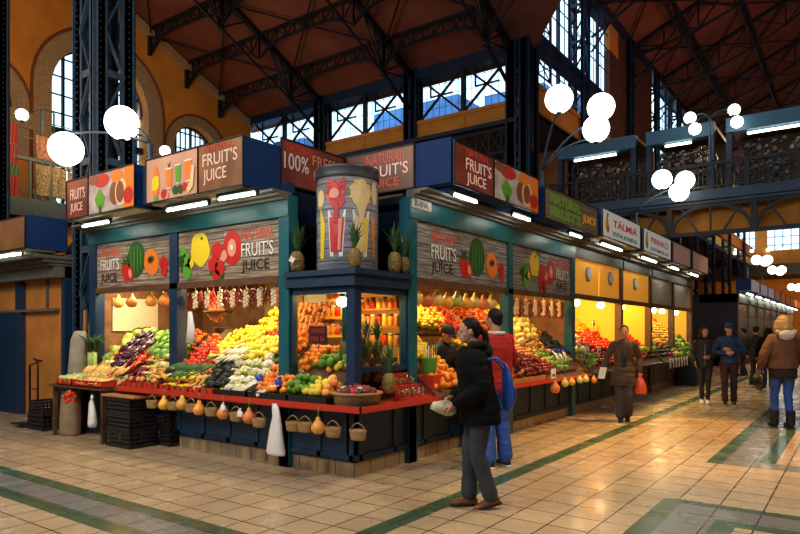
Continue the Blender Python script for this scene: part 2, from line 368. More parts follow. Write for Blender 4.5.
# ------------------------------------------------------------------ transept: clerestory wall along Y = YC, columns, aisle behind
mb = MB(); mb.box((WX, YC-.1, 8.35), (COLX, YC+.25, 8.95)); mb.box((WX, YC-.16, 8.85), (COLX, YC-.1, 8.97)); mb.box((WX, YC-.16, 8.35), (COLX, YC-.1, 8.45))
cxx = [-17.0, -15.0, -12.78, -10.7, -8.45, -6.4, -4.3]
for c_ in (-15.0, -10.7, -6.4): mb.box((c_-.12, YC-.13, 8.48), (c_+.12, YC-.10, 8.82))
for a, b in zip(cxx, cxx[1:]):
    for z in (8.5, 8.78): mb.box((a+.4, YC-.115, z), (b-.4, YC-.10, z+.025))
struct('wall_far', mb, M_ochre)
mb = MB(); mb.box((WX-.5, YC-.2, 10.45), (COLX, YC+.3, 11.2)); mb.box((WX, YC-.3, 8.22), (COLX, YC+.2, 8.35)); struct('trim_7', mb, M_ironb)
cx_ = [-17.0, -12.78, -8.45, -4.3]
for i in range(3):
    a, b = cx_[i]+.3, cx_[i+1]-.3
    g = MB(); g.box((a, YC+.1, 8.95), (b, YC+.11, 10.5)); g = struct('window_%d' % (5+i), g, M_pane)
    f = MB(); n = 14
    for k in range(1, n): f.bar((a+(b-a)*k/n, YC+.06, 8.95), (a+(b-a)*k/n, YC+.06, 10.5), .012)
    for z in (9.35, 9.75, 10.15): f.bar((a, YC+.06, z), (b, YC+.06, z), .012)
    m_ = (a+b)/2
    f.bar((m_, YC-.02, 8.95), (m_, YC-.02, 10.5), .14)
    for p, q in ((a, m_), (m_, b)):
        f.bar((p, YC-.04, 8.95), (q, YC-.04, 10.5), .07); f.bar((p, YC-.04, 10.5), (q, YC-.04, 8.95), .07)
        f.bar(((p*.75+q*.25), YC-.0, 9.75), ((p*.25+q*.75), YC-.0, 9.75), .05); f.bar(((p*.75+q*.25), YC, 9.75), ((p*.75+q*.25), YC, 10.5), .05)
    obj('window_frame', f, M_irond, g)
def lattice(mb, a, b, dv, n, w=.07, x=False, mi=0):
    a, b, dv = V(a), V(b), V(dv); up = dv.normalized()
    mb.bar(a, b, w*1.3, w*1.3, mi); mb.bar(a+dv, b+dv, w, w, mi)
    for i in range(n):
        p, q = a+(b-a)*i/n, a+(b-a)*(i+1)/n
        mb.bar(p, p+dv, w*.6, w*.6, mi)
        if x: mb.bar(p, q+dv, w*.5, w*.5, mi); mb.bar(q, p+dv, w*.5, w*.5, mi)
        elif i % 2: mb.bar(p, q+dv, w*.6, w*.6, mi)
        else: mb.bar(p+dv, q, w*.6, w*.6, mi)
    mb.bar(b, b+dv, w*.6, w*.6, mi)
def column(name, x, y, w, z1, m, z0=0, lace=.55, core=True, cw=.17):
    mb = MB(); h = w/2; c = w*cw
    for sx in (-1, 1):
        for sy in (-1, 1):
            px, py = x+sx*(h-c/2), y+sy*(h-c/2)
            mb.box((px-c/2, py-c/2, z0), (px+c/2, py+c/2, z1))
            mb.box((x+sx*h-sx*.02, py-c*.8, z0), (x+sx*h, py+c*.8, z1)); mb.box((px-c*.8, y+sy*h-sy*.02, z0), (px+c*.8, y+sy*h, z1))
            z = z0+.1
            while z < z1 and core:      # rivet heads
                mb.box((px-.012, y+sy*h, z), (px+.012, y+sy*(h+.012), z+.024)); mb.box((x+sx*h, py-.012, z), (x+sx*(h+.012), py+.012, z+.024)); z += .11
    if core: mb.tube([(x, y, z0), (x, y, z1)], w*.16, 10)
    z = z0; k = 0
    while z < z1-lace:
        for sx, sy, ox, oy in ((0, -1, 1, 0), (0, 1, 1, 0), (1, 0, 0, 1), (-1, 0, 0, 1)):
            cx, cy = x+sx*(h-.02), y+sy*(h-.02); s = 1 if k % 2 else -1
            mb.bar((cx-ox*(h-c)*s, cy-oy*(h-c)*s, z), (cx+ox*(h-c)*s, cy+oy*(h-c)*s, z+lace), .07 if core else .1, .025, up=(sy or .01, sx, 0))
            if k % 2 == 0: mb.bar((cx-ox*(h-c), cy-oy*(h-c), z), (cx+ox*(h-c), cy+oy*(h-c), z), .025, .12)
        z += lace; k += 1
    return struct(name, mb, m)
column('iron_column', -6.27, .70, .68, 17, M_iron, lace=.75, cw=.24)
column('iron_column', -10.2, .30, .68, 17, M_iron, lace=.75, cw=.24)
for x in (-12.78, -8.45): column('iron_column', x, YC, .46, 11, M_ironb, core=False, cw=.36)
column('iron_column', COLX, YC+.1, .70, 19, M_ironb, lace=.7, cw=.34)
# aisle beyond the transept: ochre wall with arcade trusses in front
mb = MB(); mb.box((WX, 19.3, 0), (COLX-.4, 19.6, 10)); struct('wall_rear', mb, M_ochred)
mb = MB(); mb.box((WX, YC+.25, 8.9), (COLX, 19.4, 9.0)); struct('ceiling_aisle', mb, M_irond)
mb = MB()
for i in range(3):
    a, b = cx_[i]+.2, cx_[i+1]-.2; lattice(mb, (a, YC, 8.15), (b, YC, 8.15), (0, 0, -.75), 8, .08, True)
    n = 10; m_ = (a+b)/2; r = (b-a)/2
    arc = [(m_+r*math.cos(PI*k/n), YC, 5.9+1.5*math.sin(PI*k/n)) for k in range(n+1)]; mb.tube(arc, .06, 5)
    for k in range(1, n): mb.bar(arc[k], (arc[k][0], YC, 7.4), .05)
struct('trim_8', mb, M_irond)
# ------------------------------------------------------------------ roofs
mb = MB(); YR = -3.0
def slab(p, th=.15):
    q = [V(x)+V((0,0,th)) for x in p]; mb.add([V(x) for x in p]+q, [(0,1,2,3),(7,6,5,4),(0,4,5,1),(1,5,6,2),(2,6,7,3),(3,7,4,0)])
slab([(WX-.6, YC+.6, roofz(YC+.6)), (COLX, YC+.6, roofz(YC+.6)), (14, YR, roofz(YR)), (WX-.6, YR, roofz(YR))])
slab([(WX-.6, -15, roofz(9.0)), (14, -15, roofz(9.0)), (14, YR, roofz(YR)), (WX-.6, YR, roofz(YR))])
struct('ceiling', mb, M_roof)
NZ = 15.0; NR = 4.5
def navez(x): return NZ+SL*(x-COLX) if x < NR else NZ+SL*(NR-COLX)-SL*(x-NR)
mb = MB()
slab([(COLX-.4, -2, navez(COLX-.4)+0), (COLX-.4, 72, navez(COLX-.4)), (NR, 72, navez(NR)), (NR, -2, navez(NR))]) if False else None
slab([(COLX-.4, YC, navez(COLX-.4)), (COLX-.4, 72, navez(COLX-.4)), (NR, 72, navez(NR)), (NR, YC-8, navez(NR))])
slab([(14, YC-8, navez(14)), (14, 72, navez(14)), (NR, 72, navez(NR)), (NR, YC-8, navez(NR))])
struct('ceiling_nave', mb, M_roof)
# transept rafters, purlins and ties
for xr in (-12.78, -8.45, -4.6):
    mb = MB(); n = 11; Ys = [YC-.2-i*1.6 for i in range(n)]
    top = [(xr, y, roofz(y)-.12) for y in Ys]
    for i in range(n-1):
        mb.bar(top[i], top[i+1], .16, .2)
    for i in range(1, n-1):     # fans of struts below each purlin
        y, z = Ys[i], roofz(Ys[i])-.12; foot = (xr, y, z-1.15)
        if i % 2:
            for dy in (-1.1, -.55, 0, .55, 1.1): mb.bar(foot, (xr, y+dy, roofz(y+dy)-.15), .055)
            for dx in (-1.1, -.6, .6, 1.1): mb.bar(foot, (xr+dx, y, z-.05), .05)
            mb.tube([(xr, y, z-1.3), (xr, y, z-1.1)], .09, 6)
    feet = [(xr, Ys[i], roofz(Ys[i])-1.27) for i in range(1, n-1, 2)]
    for p, q in zip(feet, feet[1:]): mb.bar(p, q, .06)
    mb.bar((xr, YC-.2, 9.4), feet[0], .09); mb.bar((xr, YC-.3, 10.5), feet[0], .06)
    struct('roof_truss', mb, M_irond)
for yp in (11.7, 10.1, 8.5, 6.6, 4.6):
    mb = MB(); z = roofz(yp)-.12
    for a, b in ((WX, -12.78), (-12.78, -8.45), (-8.45, -4.6)):
        n = 10; L = b-a
        mb.bar((a, yp, z), (b, yp, z), .1)
        low = []
        for k in range(n+1):
            t = k/n; low.append((a+L*t, yp, z-.38-.45*(abs(2*t-1)**4)))
        for p, q in zip(low, low[1:]): mb.bar(p, q, .075)
        for k in range(n+1):
            mb.bar(low[k], (low[k][0], yp, z), .045)
            if k < n: mb.bar(low[k] if k % 2 else (low[k][0], yp, z), (low[k+1][0], yp, z) if k % 2 else low[k+1], .04)
    mb.box((WX, yp-.06, z-.95), (WX+.14, yp+.06, z)); mb.bar((WX+.1, yp, z-.95), (WX+.9, yp, z-.4), .05)
    struct('roof_truss', mb, M_irond)
mb = MB()                                    # wind bracing rods between the purlins
for a, b in ((WX, -12.78), (-12.78, -8.45), (-8.45, -4.6)):
    for y0, y1 in ((11.7, 8.6), (8.6, 5.4), (5.4, 2.2)):
        mb.bar((a, y0, roofz(y0)-.3), (b, y1, roofz(y1)-.3), .05); mb.bar((b, y0, roofz(y0)-.3), (a, y1, roofz(y1)-.3), .05)
struct('roof_truss', mb, M_irond)
# ------------------------------------------------------------------ nave: left clerestory wall X = COLX
ncol = [18.6, 24.6, 29.2, 34.2, 39.2, 45, 52, 60]
mb = MB(); mb.box((COLX-.15, YC, 8.9), (COLX+.1, 72, 9.75)); mb.box((COLX+.1, YC, 9.65), (COLX+.18, 72, 9.78)); mb.box((COLX-.15, 22.0, 13.6), (COLX+.1, 23.2, 15))
struct('wall_nave_left', mb, M_ochre)
mb = MB(); mb.box((COLX-.15, 22.0, 9.75), (COLX+.1, 28.8, 13.6)); mb.box((COLX-.15, 23.2, 13.6), (COLX+.1, 28.8, 15.0)); struct('wall_nave_bay', mb, mat('dark_brown_boards', (.07,.026,.012), .8, mott=.3, mscale=2))
mb = MB(); mb.box((COLX-.2, YC, 14.75), (COLX+.25, 72, 15.15)); mb.box((COLX-.1, YC, 10.9), (COLX+.25, 22, 11.05)); mb.box((COLX-.1, YC, 11.3), (COLX+.25, 22, 11.4))
struct('trim_9', mb, M_ironb)
for i, y in enumerate(ncol): column('iron_column', COLX, y, .6, 15, M_ironb, core=False, lace=.7)
bays = [(14.0, 18.3), (18.9, 22.0), (29.5, 33.9), (34.5, 38.9), (39.5, 44.7), (45.3, 51.7)]
for i, (a, b) in enumerate(bays):
    g = MB(); g.box((COLX-.02, a, 9.75), (COLX-.01, b, 14.75)); g = struct('window_%d' % (8+i), g, M_pane)
    f = MB(); n = 7
    for k in range(1, n): f.bar((COLX+.02, a+(b-a)*k/n, 9.75), (COLX+.02, a+(b-a)*k/n, 14.75), .03 if k != 4 else .12)
    for z in (10.2, 10.6, 11.6, 12.6, 13.1, 13.6, 14.2): f.bar((COLX+.02, a, z), (COLX+.02, b, z), .03)
    lattice(f, (COLX+.12, a, 10.95), (COLX+.12, b, 10.95), (0, 0, .4), 4, .035)
    obj('window_frame', f, M_ironb, g)
mb = MB(); lattice(mb, (COLX+.45, YC+.3, 9.8), (COLX+.45, YC+.3, 15), (.0, 1.0, 0), 10, .06, True); struct('trim_10', mb, M_ironb)
mb = MB(); mb.box((COLX-4.5, 19.6, 8.0), (COLX-.2, 71, 8.3)); struct('ceiling_side', mb, M_irond)
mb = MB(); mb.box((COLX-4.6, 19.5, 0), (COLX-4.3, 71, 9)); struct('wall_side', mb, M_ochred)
# nave trusses
for y in (20.0, 25.5, 30.5, 36, 42, 49, 57):
    mb = MB(); n = 6
    X = [COLX+(NR-COLX)*k/n for k in range(n+1)]
    for a, b in zip(X, X[1:]): mb.bar((a, y, navez(a)-.1), (b, y, navez(b)-.1), .16)
    nd = [(x, y, navez(x)-(.5+.9*math.sin(PI*k/n))) for k, x in enumerate(X)]
    for p, q in zip(nd, nd[1:]): mb.bar(p, q, .09)
    for k in range(n+1):
        mb.bar(nd[k], (X[k], y, navez(X[k])), .07)
        if k < n: mb.bar(nd[k], (X[k+1], y, navez(X[k+1])), .06); mb.bar(nd[k+1], (X[k], y, navez(X[k])), .05)
    mb.bar((COLX, y, 13.4), (X[2], y, navez(X[2])-1.3), .08); mb.bar((COLX, y, 12.8), (X[1], y, navez(X[1])-.9), .06)
    for p in (0, 2, 4): mb.bar((X[p], y, navez(X[p])-.2), (X[p+2], y+5, navez(X[p+2])-.2), .05); mb.bar((X[p+2], y, navez(X[p+2])-.2), (X[p], y+5, navez(X[p])-.2), .05)
    struct('roof_truss', mb, M_irond)
for x in (-2.1, .1, 2.3):
    mb = MB(); z = navez(x)-.15; n = 44; lattice(mb, (x, YC+.5, z), (x, 66, z), (0, 0, -.75), n, .09); struct('roof_truss', mb, M_irond)
# nave end wall with windows
mb = MB(); XE = [(-9, 14)]
ew = [(-5.8, -3.9), (-2.9, -.2), (1.6, 4.3), (6, 8)]
YE = 66.0; cur = -9.0
for a, b in ew: mb.box((cur, YE, 0), (a, YE+.4, 22)); mb.box((a, YE, 0), (b, YE+.4, 9.4)); mb.box((a, YE, 12.4), (b, YE+.4, 22)); cur = b
mb.box((cur, YE, 0), (14, YE+.4, 22)); struct('wall_end', mb, M_ochre)
for i, (a, b) in enumerate(ew):
    g = MB(); g.box((a, YE+.2, 9.4), (b, YE+.21, 12.4)); g = struct('window_%d' % (14+i), g, M_pane)
    f = MB()
    for k in range(5): f.bar((a+(b-a)*k/4, YE+.1, 9.4), (a+(b-a)*k/4, YE+.1, 12.4), .07)
    for z in (9.9, 10.7, 11.5): f.bar((a, YE+.1, z), (b, YE+.1, z), .06)
    obj('window_frame', f, M_ironb, g)
# remaining shell, beside and behind the camera
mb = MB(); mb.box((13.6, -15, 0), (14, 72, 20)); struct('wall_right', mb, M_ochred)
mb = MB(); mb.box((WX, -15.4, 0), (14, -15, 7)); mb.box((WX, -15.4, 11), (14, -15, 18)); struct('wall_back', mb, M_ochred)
g = MB(); g.box((WX, -15.2, 7), (14, -15.19, 11)); struct('window_18', g, M_pane)

# ------------------------------------------------------------------ galleries
M_goods = [flat('goods_red', (.16,.03,.02)), flat('goods_white', (.22,.21,.19)), flat('goods_green', (.03,.07,.04)), flat('goods_brown', (.06,.035,.02)), flat('goods_blue', (.03,.05,.10)), flat('goods_sand', (.14,.10,.06))]
M_tube2 = mat('dim_lit_tube', (1, 1, .9), .4, emit=6, ecol=(.93, 1, .84))
# bridge over the crossing at YC
BX0, BX1, BY = COLX+.4, 14.0, YC
mb = MB(); mb.box((BX0, BY-.1, 5.0), (BX1, BY+3.6, 5.25)); mb.box((BX0, BY-.2, 5.1), (BX1, BY-.1, 5.35)); struct('floor_gallery', mb, M_dblue)
mb = MB(); x = BX0
mb.bar((BX0, BY-.12, 6.05), (BX1, BY-.12, 6.05), .08); mb.bar((BX0, BY-.12, 5.45), (BX1, BY-.12, 5.45), .05)
while x < BX1: mb.bar((x, BY-.12, 5.3), (x, BY-.12, 6.05), .022); x += .11
x = BX0
while x < BX1: mb.box((x-.05, BY-.17, 5.3), (x+.05, BY-.07, 6.12)); x += 1.5
for k in range(40): mb.tube([(BX0+.3+k*.45+.17*math.cos(a*PI/4), BY-.12, 5.75+.17*math.sin(a*PI/4)) for a in range(9)], .012, 4, cap=False)
struct('trim_12', mb, M_irond)
mb = MB(); k = 0; x = BX0                    # segmental arches under the bridge, ochre infill set behind
while x < 6.5:
    L = 2.05; m_ = x+L/2; n = 10
    arc = [(m_+L/2*.96*math.cos(PI*i/n), 4.25+.72*math.sin(PI*i/n)) for i in range(n+1)]
    for i in range(n): mb.bar((arc[i][0], BY-.05, arc[i][1]), (arc[i+1][0], BY-.05, arc[i+1][1]), .09)
    for dx in (-.55, 0, .55): mb.bar((m_+dx*.5, BY-.05, 4.2), (m_+dx*1.4, BY-.05, 5.0), .05)
    mb.bar((x, BY-.05, 4.2), (x, BY-.05, 5.0), .14); x += L
mb.bar((BX0, BY-.05, 4.22), (6.5, BY-.05, 4.22), .11); mb.bar((BX0, BY-.05, 4.97), (6.5, BY-.05, 4.97), .1); struct('trim_13', mb, M_irond)
mb = MB(); mb.box((BX0, BY+.35, 4.32), (6.5, BY+.5, 5.0)); struct('wall_bridge', mb, M_ochre)
def gallery_shop(x0, x1, label, seed):
    t = thing('gallery_shop', label, 'shop', ((x0+x1)/2, BY+1.6, 5.25)); rnd = random.Random(seed)
    mb = MB(); mb.box((x0, BY+2.6, 5.25), (x1, BY+2.7, 7.3)); mb.box((x0, BY+.8, 7.25), (x1, BY+2.7, 7.35)); obj('cabin', mb, M_dwood, t)
    mb = MB(); mb.box((x0, BY+.55, 7.0), (x1, BY+.85, 7.38)); obj('fascia', mb, mat('fascia_blue', (.03, .12, .2), .5), t)
    for q in (x0, x1-.14): mb = MB(); mb.box((q, BY+.6, 5.25), (q+.14, BY+.8, 7.1)); obj('post', mb, M_ironb, t)
    mb = MB(); mb.tube([(x0+.5, BY+.7, 6.93), (x1-.6, BY+.7, 6.93)], .035, 6); obj('tube_lamp', mb, M_tube2, t)
    g = MB()
    for k in range(330):
        x, z = rnd.uniform(x0+.1, x1-.1), rnd.uniform(5.5, 6.85); y = BY+rnd.uniform(1.0, 2.4); s = rnd.uniform(.02, .065)
        g.box((x-s, y-.05, z-s), (x+s*rnd.uniform(.4,1), y+.05, z+s*rnd.uniform(.3,1.2)), rnd.choice([0, 1, 2, 3, 3, 3, 4, 5, 3, 5]))
    s = obj('souvenirs', g, M_goods, t); s['kind'] = 'stuff'
gallery_shop(-3.3, -.9, 'gallery souvenir shop just right of the tall iron crossing column', 1)
gallery_shop(-.6, 1.2, 'narrow gallery souvenir shop in the middle of the bridge', 2)
gallery_shop(1.5, 4.3, 'brightly lit gallery souvenir shop at the far right end of the bridge', 3)
# left gallery with souvenirs on its railing
GX = -13.0
mb = MB(); mb.box((WX, -12, 4.75), (GX, YC, 5.0)); struct('floor_gallery_left', mb, M_dblue)
mb = MB(); mb.box((GX-.1, -12, 4.55), (GX+.1, YC, 5.02))
mb.bar((GX, -12, 6.05), (GX, YC, 6.05), .09)
y = -6.0
while y < YC:
    mb.bar((GX, y, 5.0), (GX, y, 6.05), .05 if y % 1.5 > .2 else .1); y += .5
y = -6
while y < YC: mb.bar((GX, y, 5.05), (GX, y+.16, 5.4), .014); mb.bar((GX, y+.16, 5.05), (GX, y, 5.4), .014); y += .16
for z in (6.6, 7.1): mb.bar((GX, -3, z), (GX, 5.4, z), .02)
for y in (-1, .9, 2.8, 4.6): mb.bar((GX, y, 5.0), (GX, y, 7.4), .06)
struct('trim_14', mb, M_iron)
mb = MB(); mb.box((GX-.6, -12, 3.7), (GX-.4, YC, 4.75)); struct('wall_gallery', mb, M_ochre)
mb = MB(); y = -6
while y < YC:
    mb.tube([(GX-.2, y+1.2*(1-math.cos(PI*i/8)), 3.6+.95*math.sin(PI*i/8)) for i in range(9)], .06, 5); y += 2.4
struct('trim_15', mb, M_irond)
cl = [('red', (.5,.02,.03)), ('pale', (.55,.5,.45)), ('floral', (.42,.36,.25)), ('pink', (.5,.2,.22))]
fl = mat('floral_cloth', (.20, .17, .12), .8, mott=.8, mscale=18); wh = mat('white_embroidered_cloth', (.32, .31, .29), .8, mott=.3, mscale=14)
def cloth(y0, y1, z0, z1, m, name, label, cat, x=GX+.06):
    mb = MB(); n = 12; vs = []
    for i in range(n+1):
        for j in range(5):
            t = i/n; vs.append((x+.03*math.sin(t*19+j*.4), y0+(y1-y0)*t, z1+(z0-z1)*j/4))
    fs = [(i*5+j, (i+1)*5+j, (i+1)*5+j+1, i*5+j+1) for i in range(n) for j in range(4)]
    mb.add(vs, fs, 0, True); k = len(mb.v); mb.add([v+V((-.02,0,0)) for v in mb.v], [tuple(reversed(f)) for f in mb.f], 0, True)
    return solo(name, mb, m, label, cat)
mred = flat('red_cloth', (.20, .006, .010)); mgr = flat('green_cloth', (.01, .10, .05)); mpk = mat('pink_print', (.25, .13, .12), .8, mott=.5, mscale=12)
cloth(1.72, 2.15, 6.35, 6.85, mred, 'shirt', 'red shirt hung highest above the left gallery rail', 'shirt')
cloth(1.75, 2.15, 5.82, 6.32, mred, 'shirt', 'red shirt above the green shirt on the left gallery', 'shirt')
cloth(1.72, 2.2, 5.56, 5.80, mgr, 'shirt', 'green shirt hung on the left gallery rail', 'shirt')
cloth(1.75, 2.2, 5.02, 5.54, mred, 'shirt', 'red shirt below the green shirt on the gallery rail', 'shirt')
cloth(2.62, 3.1, 6.1, 6.7, mpk, 'printed_bag', 'pink printed bag hung beside the red shirts', 'bag')
cloth(3.2, 3.7, 6.0, 6.7, wh, 'printed_bag', 'white printed bag with a dark motif on the gallery', 'bag')
cloth(3.8, 4.4, 5.9, 6.6, wh, 'printed_bag', 'white printed bag nearest the iron column on the gallery', 'bag')
cloth(2.62, 3.4, 5.15, 5.95, fl, 'tablecloth', 'sand coloured patterned tablecloth over the left gallery rail', 'tablecloth')
cloth(3.45, 4.25, 5.1, 5.9, fl, 'tablecloth', 'sand coloured patterned tablecloth beside the iron column', 'tablecloth')
cloth(4.3, 5.0, 5.1, 5.9, fl, 'tablecloth', 'patterned tablecloth seen behind the riveted iron column', 'tablecloth')
# gallery building seen outside the far windows
t = thing('neighbouring_building', 'blue grey building seen outside the high windows', 'building', (-8, 34, 0))
mb = MB(); mb.box((-46, 30, 0), (-9, 38, 15.6)); mb.box((-40, 31, 15.6), (-31, 37, 16.8)); mb.box((-24, 31, 15.6), (-17, 37, 17.2)); mb.box((-15, 31, 15.6), (-11, 37, 16.6)); obj('facade', mb, mat('facade_blue', (.09, .24, .50), .8, mott=.3, mscale=.6), t)
mb = MB()
for x in range(-39, -10, 2): mb.box((x, 29.9, 10), (x+.9, 30, 12.5)); 
obj('window', mb, mat('dark_panes', (.03, .06, .12), .3), t, kind='stuff')

# ------------------------------------------------------------------ juice stall on the corner (its corner stands at the origin)
c_red = flat('print_red', (.55, .02, .015), .4); c_dgreen = flat('print_dark_green', (.02, .09, .015), .4); c_green = flat('print_green', (.10, .36, .03), .4)
c_yel = flat('print_yellow', (.85, .62, .02), .4); c_org = flat('print_orange', (.85, .22, .02), .4); c_blk = flat('print_black', (.015, .012, .012), .4)
c_wht = flat('print_white', (.8, .78, .74), .4); c_pnk = flat('print_pink', (.75, .30, .22), .4); c_brn = flat('print_brown', (.22, .08, .03), .4); c_cream = flat('print_cream', (.8, .60, .32), .4)
PM = [c_red, c_dgreen, c_green, c_yel, c_org, c_blk, c_wht, c_pnk, c_brn, c_cream]
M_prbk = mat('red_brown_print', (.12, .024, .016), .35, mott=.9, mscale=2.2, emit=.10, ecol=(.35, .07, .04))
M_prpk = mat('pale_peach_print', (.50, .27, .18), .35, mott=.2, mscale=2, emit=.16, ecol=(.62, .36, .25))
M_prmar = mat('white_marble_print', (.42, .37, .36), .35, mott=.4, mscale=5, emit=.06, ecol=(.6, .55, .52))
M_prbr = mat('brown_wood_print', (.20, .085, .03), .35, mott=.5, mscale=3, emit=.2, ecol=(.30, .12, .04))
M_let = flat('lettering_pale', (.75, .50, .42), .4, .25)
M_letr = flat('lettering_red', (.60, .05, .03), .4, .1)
X3, Z3 = V((1,0,0)), V((0,0,1)); Y3 = V((0,1,0))
stall = thing('market_stall', 'dark blue corner fruit and juice stall with weathered board panels', 'stall', (0,0,0))
def struct_post(name, a, b, m, parent): mb = MB(); mb.box(a, b); return obj(name, mb, m, parent)
# posts on the left face
for x, z0 in ((-5.29, 0), (-3.2, .86), (-1.05, 0)):
    w = .09 if x < -1.1 else .085
    struct_post('post', (x-w, -.05, z0), (x+w, .10, 2.97 if x < -1.1 else 3.2), M_teal if x > -1.1 else M_blue, stall)
for y, z0 in ((1.05, 0), (3.73, 0), (6.42, 0)):
    struct_post('post', (-.10, y-.085, z0), (.05, y+.085, 3.2 if y < 2 else 2.97), M_blue if z0 else M_teal, stall)
# fascia bands and stepped cornice over them
def face_L(x0, x1, y, z0, z1, th, m, name, p=stall): mb = MB(); mb.box((x0, y, z0), (x1, y+th, z1)); return obj(name, mb, m, p)
face_L(-5.38, -.97, -.06, 2.95, 3.14, .12, M_teal, 'fascia')
mb = MB(); mb.box((-.06, .97, 2.97), (.06, 6.5, 3.22)); obj('fascia', mb, M_teal, stall)
mb = MB()
for i, (d, z0, z1) in enumerate(((.12, 3.14, 3.17), (.2, 3.17, 3.2), (.3, 3.2, 3.23))):
    mb.box((-5.45, -d, z0), (-.97, 0, z1)); mb.box((0, .97, z0+.08), (d, 6.5, z1+.08))
obj('cornice', mb, M_grey, stall)
mb = MB()
mb.box((-5.3, 0, 3.12), (-1.15, 6.4, 3.2)); mb.box((-1.15, 1.17, 3.12), (-.02, 6.4, 3.2)); obj('roof', mb, M_dblue, stall)
# transom bars under the printed panels
mb = MB(); mb.box((-5.2, -.05, 2.18), (-1.14, .03, 2.26)); obj('transom', mb, M_dwood, stall)
mb = MB(); mb.box((-.03, 1.14, 2.18), (.05, 6.36, 2.26)); obj('transom', mb, M_dwood, stall)
# printed fruit; local axes (u along the reading direction, z up)
def fruit_print(mb, kind, o, xd, cx, cz, s):
    P = lambda pts, mi, lf: shape2d(pts, o, xd, Z3, .004, mb, mi, lf)
    if kind == 'strawberry':
        P([(cx+s*x, cz+s*y) for x, y in ((-.42,.3),(-.2,.48),(.2,.48),(.42,.3),(.36,-.1),(.12,-.5),(-.08,-.55),(-.34,-.1))], 0, .002)
        P([(cx+s*x, cz+s*y) for x, y in ((-.5,.45),(-.2,.5),(-.25,.8),(0,.55),(.2,.82),(.2,.5),(.5,.5),(.2,.35),(-.2,.35))], 1, .005)
        P(oval(cx+s*.42, cz-s*.15, s*.30, s*.38, rot=.3), 0, .008); P(oval(cx+s*.45, cz-s*.13, s*.13, s*.24, rot=.3), 7, .012)
    elif kind == 'melon':
        P(oval(cx, cz, s*.58, s*.72), 1, .002)
        for k in (-.33, -.12, .12, .33): P(oval(cx+k*s, cz, s*.018, s*(.62-abs(k)*.6)), 2, .006)
    elif kind == 'papaya':
        P(oval(cx, cz, s*.50, s*.58, rot=.6), 4, .002); P(oval(cx-.02*s, cz+s*.1, s*.24, s*.16, rot=.2), 8, .007); P(oval(cx-.02*s, cz+s*.1, s*.15, s*.09, rot=.2), 5, .011)
    elif kind == 'raspberry':
        for k in range(11): P(oval(cx+s*.24*math.cos(k*2.4)*math.sqrt(k/11), cz+s*.42*math.sin(k*2.4)*math.sqrt(k/11), s*.13, s*.13, 8), 0, .002+.001*k)
    elif kind == 'lemon':
        P(oval(cx, cz, s*.52, s*.6, 24, .3, .05), 3, .002); P(oval(cx+.1*s, cz+.38*s, s*.07, s*.05), 1, .006)
    elif kind == 'salad':
        for x, y, r, c in ((-.2,.35,.2,2),(-.35,.0,.2,1),(0,.05,.25,2),(.25,-.1,.2,3),(.05,-.4,.28,2),(-.2,-.3,.16,1),(-.12,.3,.1,4)): P(oval(cx+s*x, cz+s*y, s*r, s*r*1.1, 12, wob=.12), c, .002+.001*int(10*r))
    elif kind == 'berries':
        for x, y, r, c in ((0,.25,.3,0),(-.22,-.2,.26,0),(.15,-.35,.26,0),(-.05,-.6,.2,0),(.32,.05,.2,7),(.25,-.6,.12,1),(-.3,-.5,.1,1)): P(oval(cx+s*x, cz+s*y, s*r, s*r, 12, wob=.1), c, .002+.002*int(10*r))
    elif kind == 'tomato':
        P(oval(cx, cz, s*.48, s*.6), 0, .002); P(oval(cx, cz, s*.22, s*.3), 7, .006); P(oval(cx, cz+.02*s, s*.07, s*.09), 6, .010)
def panel(o, xd, W, z0, H, items, words, m):
    nd = V(xd).cross(Z3); o = V((o[0], o[1], z0)); p = MB(); p.obox(o+xd*W/2+Z3*H/2-nd*.01, xd*W/2, nd*.012, Z3*H/2)
    pn = obj('printed_panel', p, m, stall)
    fr = MB()
    for k, cx, cz, s in items: fruit_print(fr, k, o+nd*.003, xd, cx*W, cz*H, s*H)
    obj('printed_fruit', fr, PM, pn)
    if words:
        u, wd = words
        q = o+nd*.004+xd*(u*W)
        text('lettering', 'NATURAL', M_letr, q+Z3*H*.70, xd, Z3, pn, wd*W, H*.19, bold=.01)
        text('lettering', "FRUIT'S", c_blk, q+Z3*H*.39-xd*.012-Z3*.012, xd, Z3, pn, wd*W, H*.26, .002, bold=.02)
        text('lettering', "FRUIT'S", c_wht, q+Z3*H*.39, xd, Z3, pn, wd*W*.98, H*.26, .005)
        text('lettering', 'JUICE', c_blk, q+Z3*H*.08, xd, Z3, pn, wd*W*.86, H*.25, bold=.01)
panel((-5.2,-.02), X3, 1.91, 2.26, .68, [('strawberry',.42,.33,.42),('melon',.56,.57,.55),('papaya',.76,.48,.5),('raspberry',.92,.38,.48)], (.06,.27), M_planks)
panel((-3.11,-.02), X3, 1.95, 2.26, .68, [('salad',.09,.42,.52),('lemon',.24,.62,.55),('berries',.42,.42,.56),('tomato',.57,.58,.55)], (.66,.30), M_planks)
panel((.02,1.14), Y3, 2.5, 2.26, .70, [('strawberry',.47,.33,.42),('melon',.62,.56,.55),('papaya',.80,.45,.48),('raspberry',.92,.36,.46)], (.14,.25), M_planks2)
panel((.02,3.82), Y3, 2.5, 2.26, .70, [('salad',.2,.42,.52),('lemon',.34,.66,.5),('berries',.48,.4,.56),('tomato',.62,.55,.5)], (.72,.24), M_planks2)
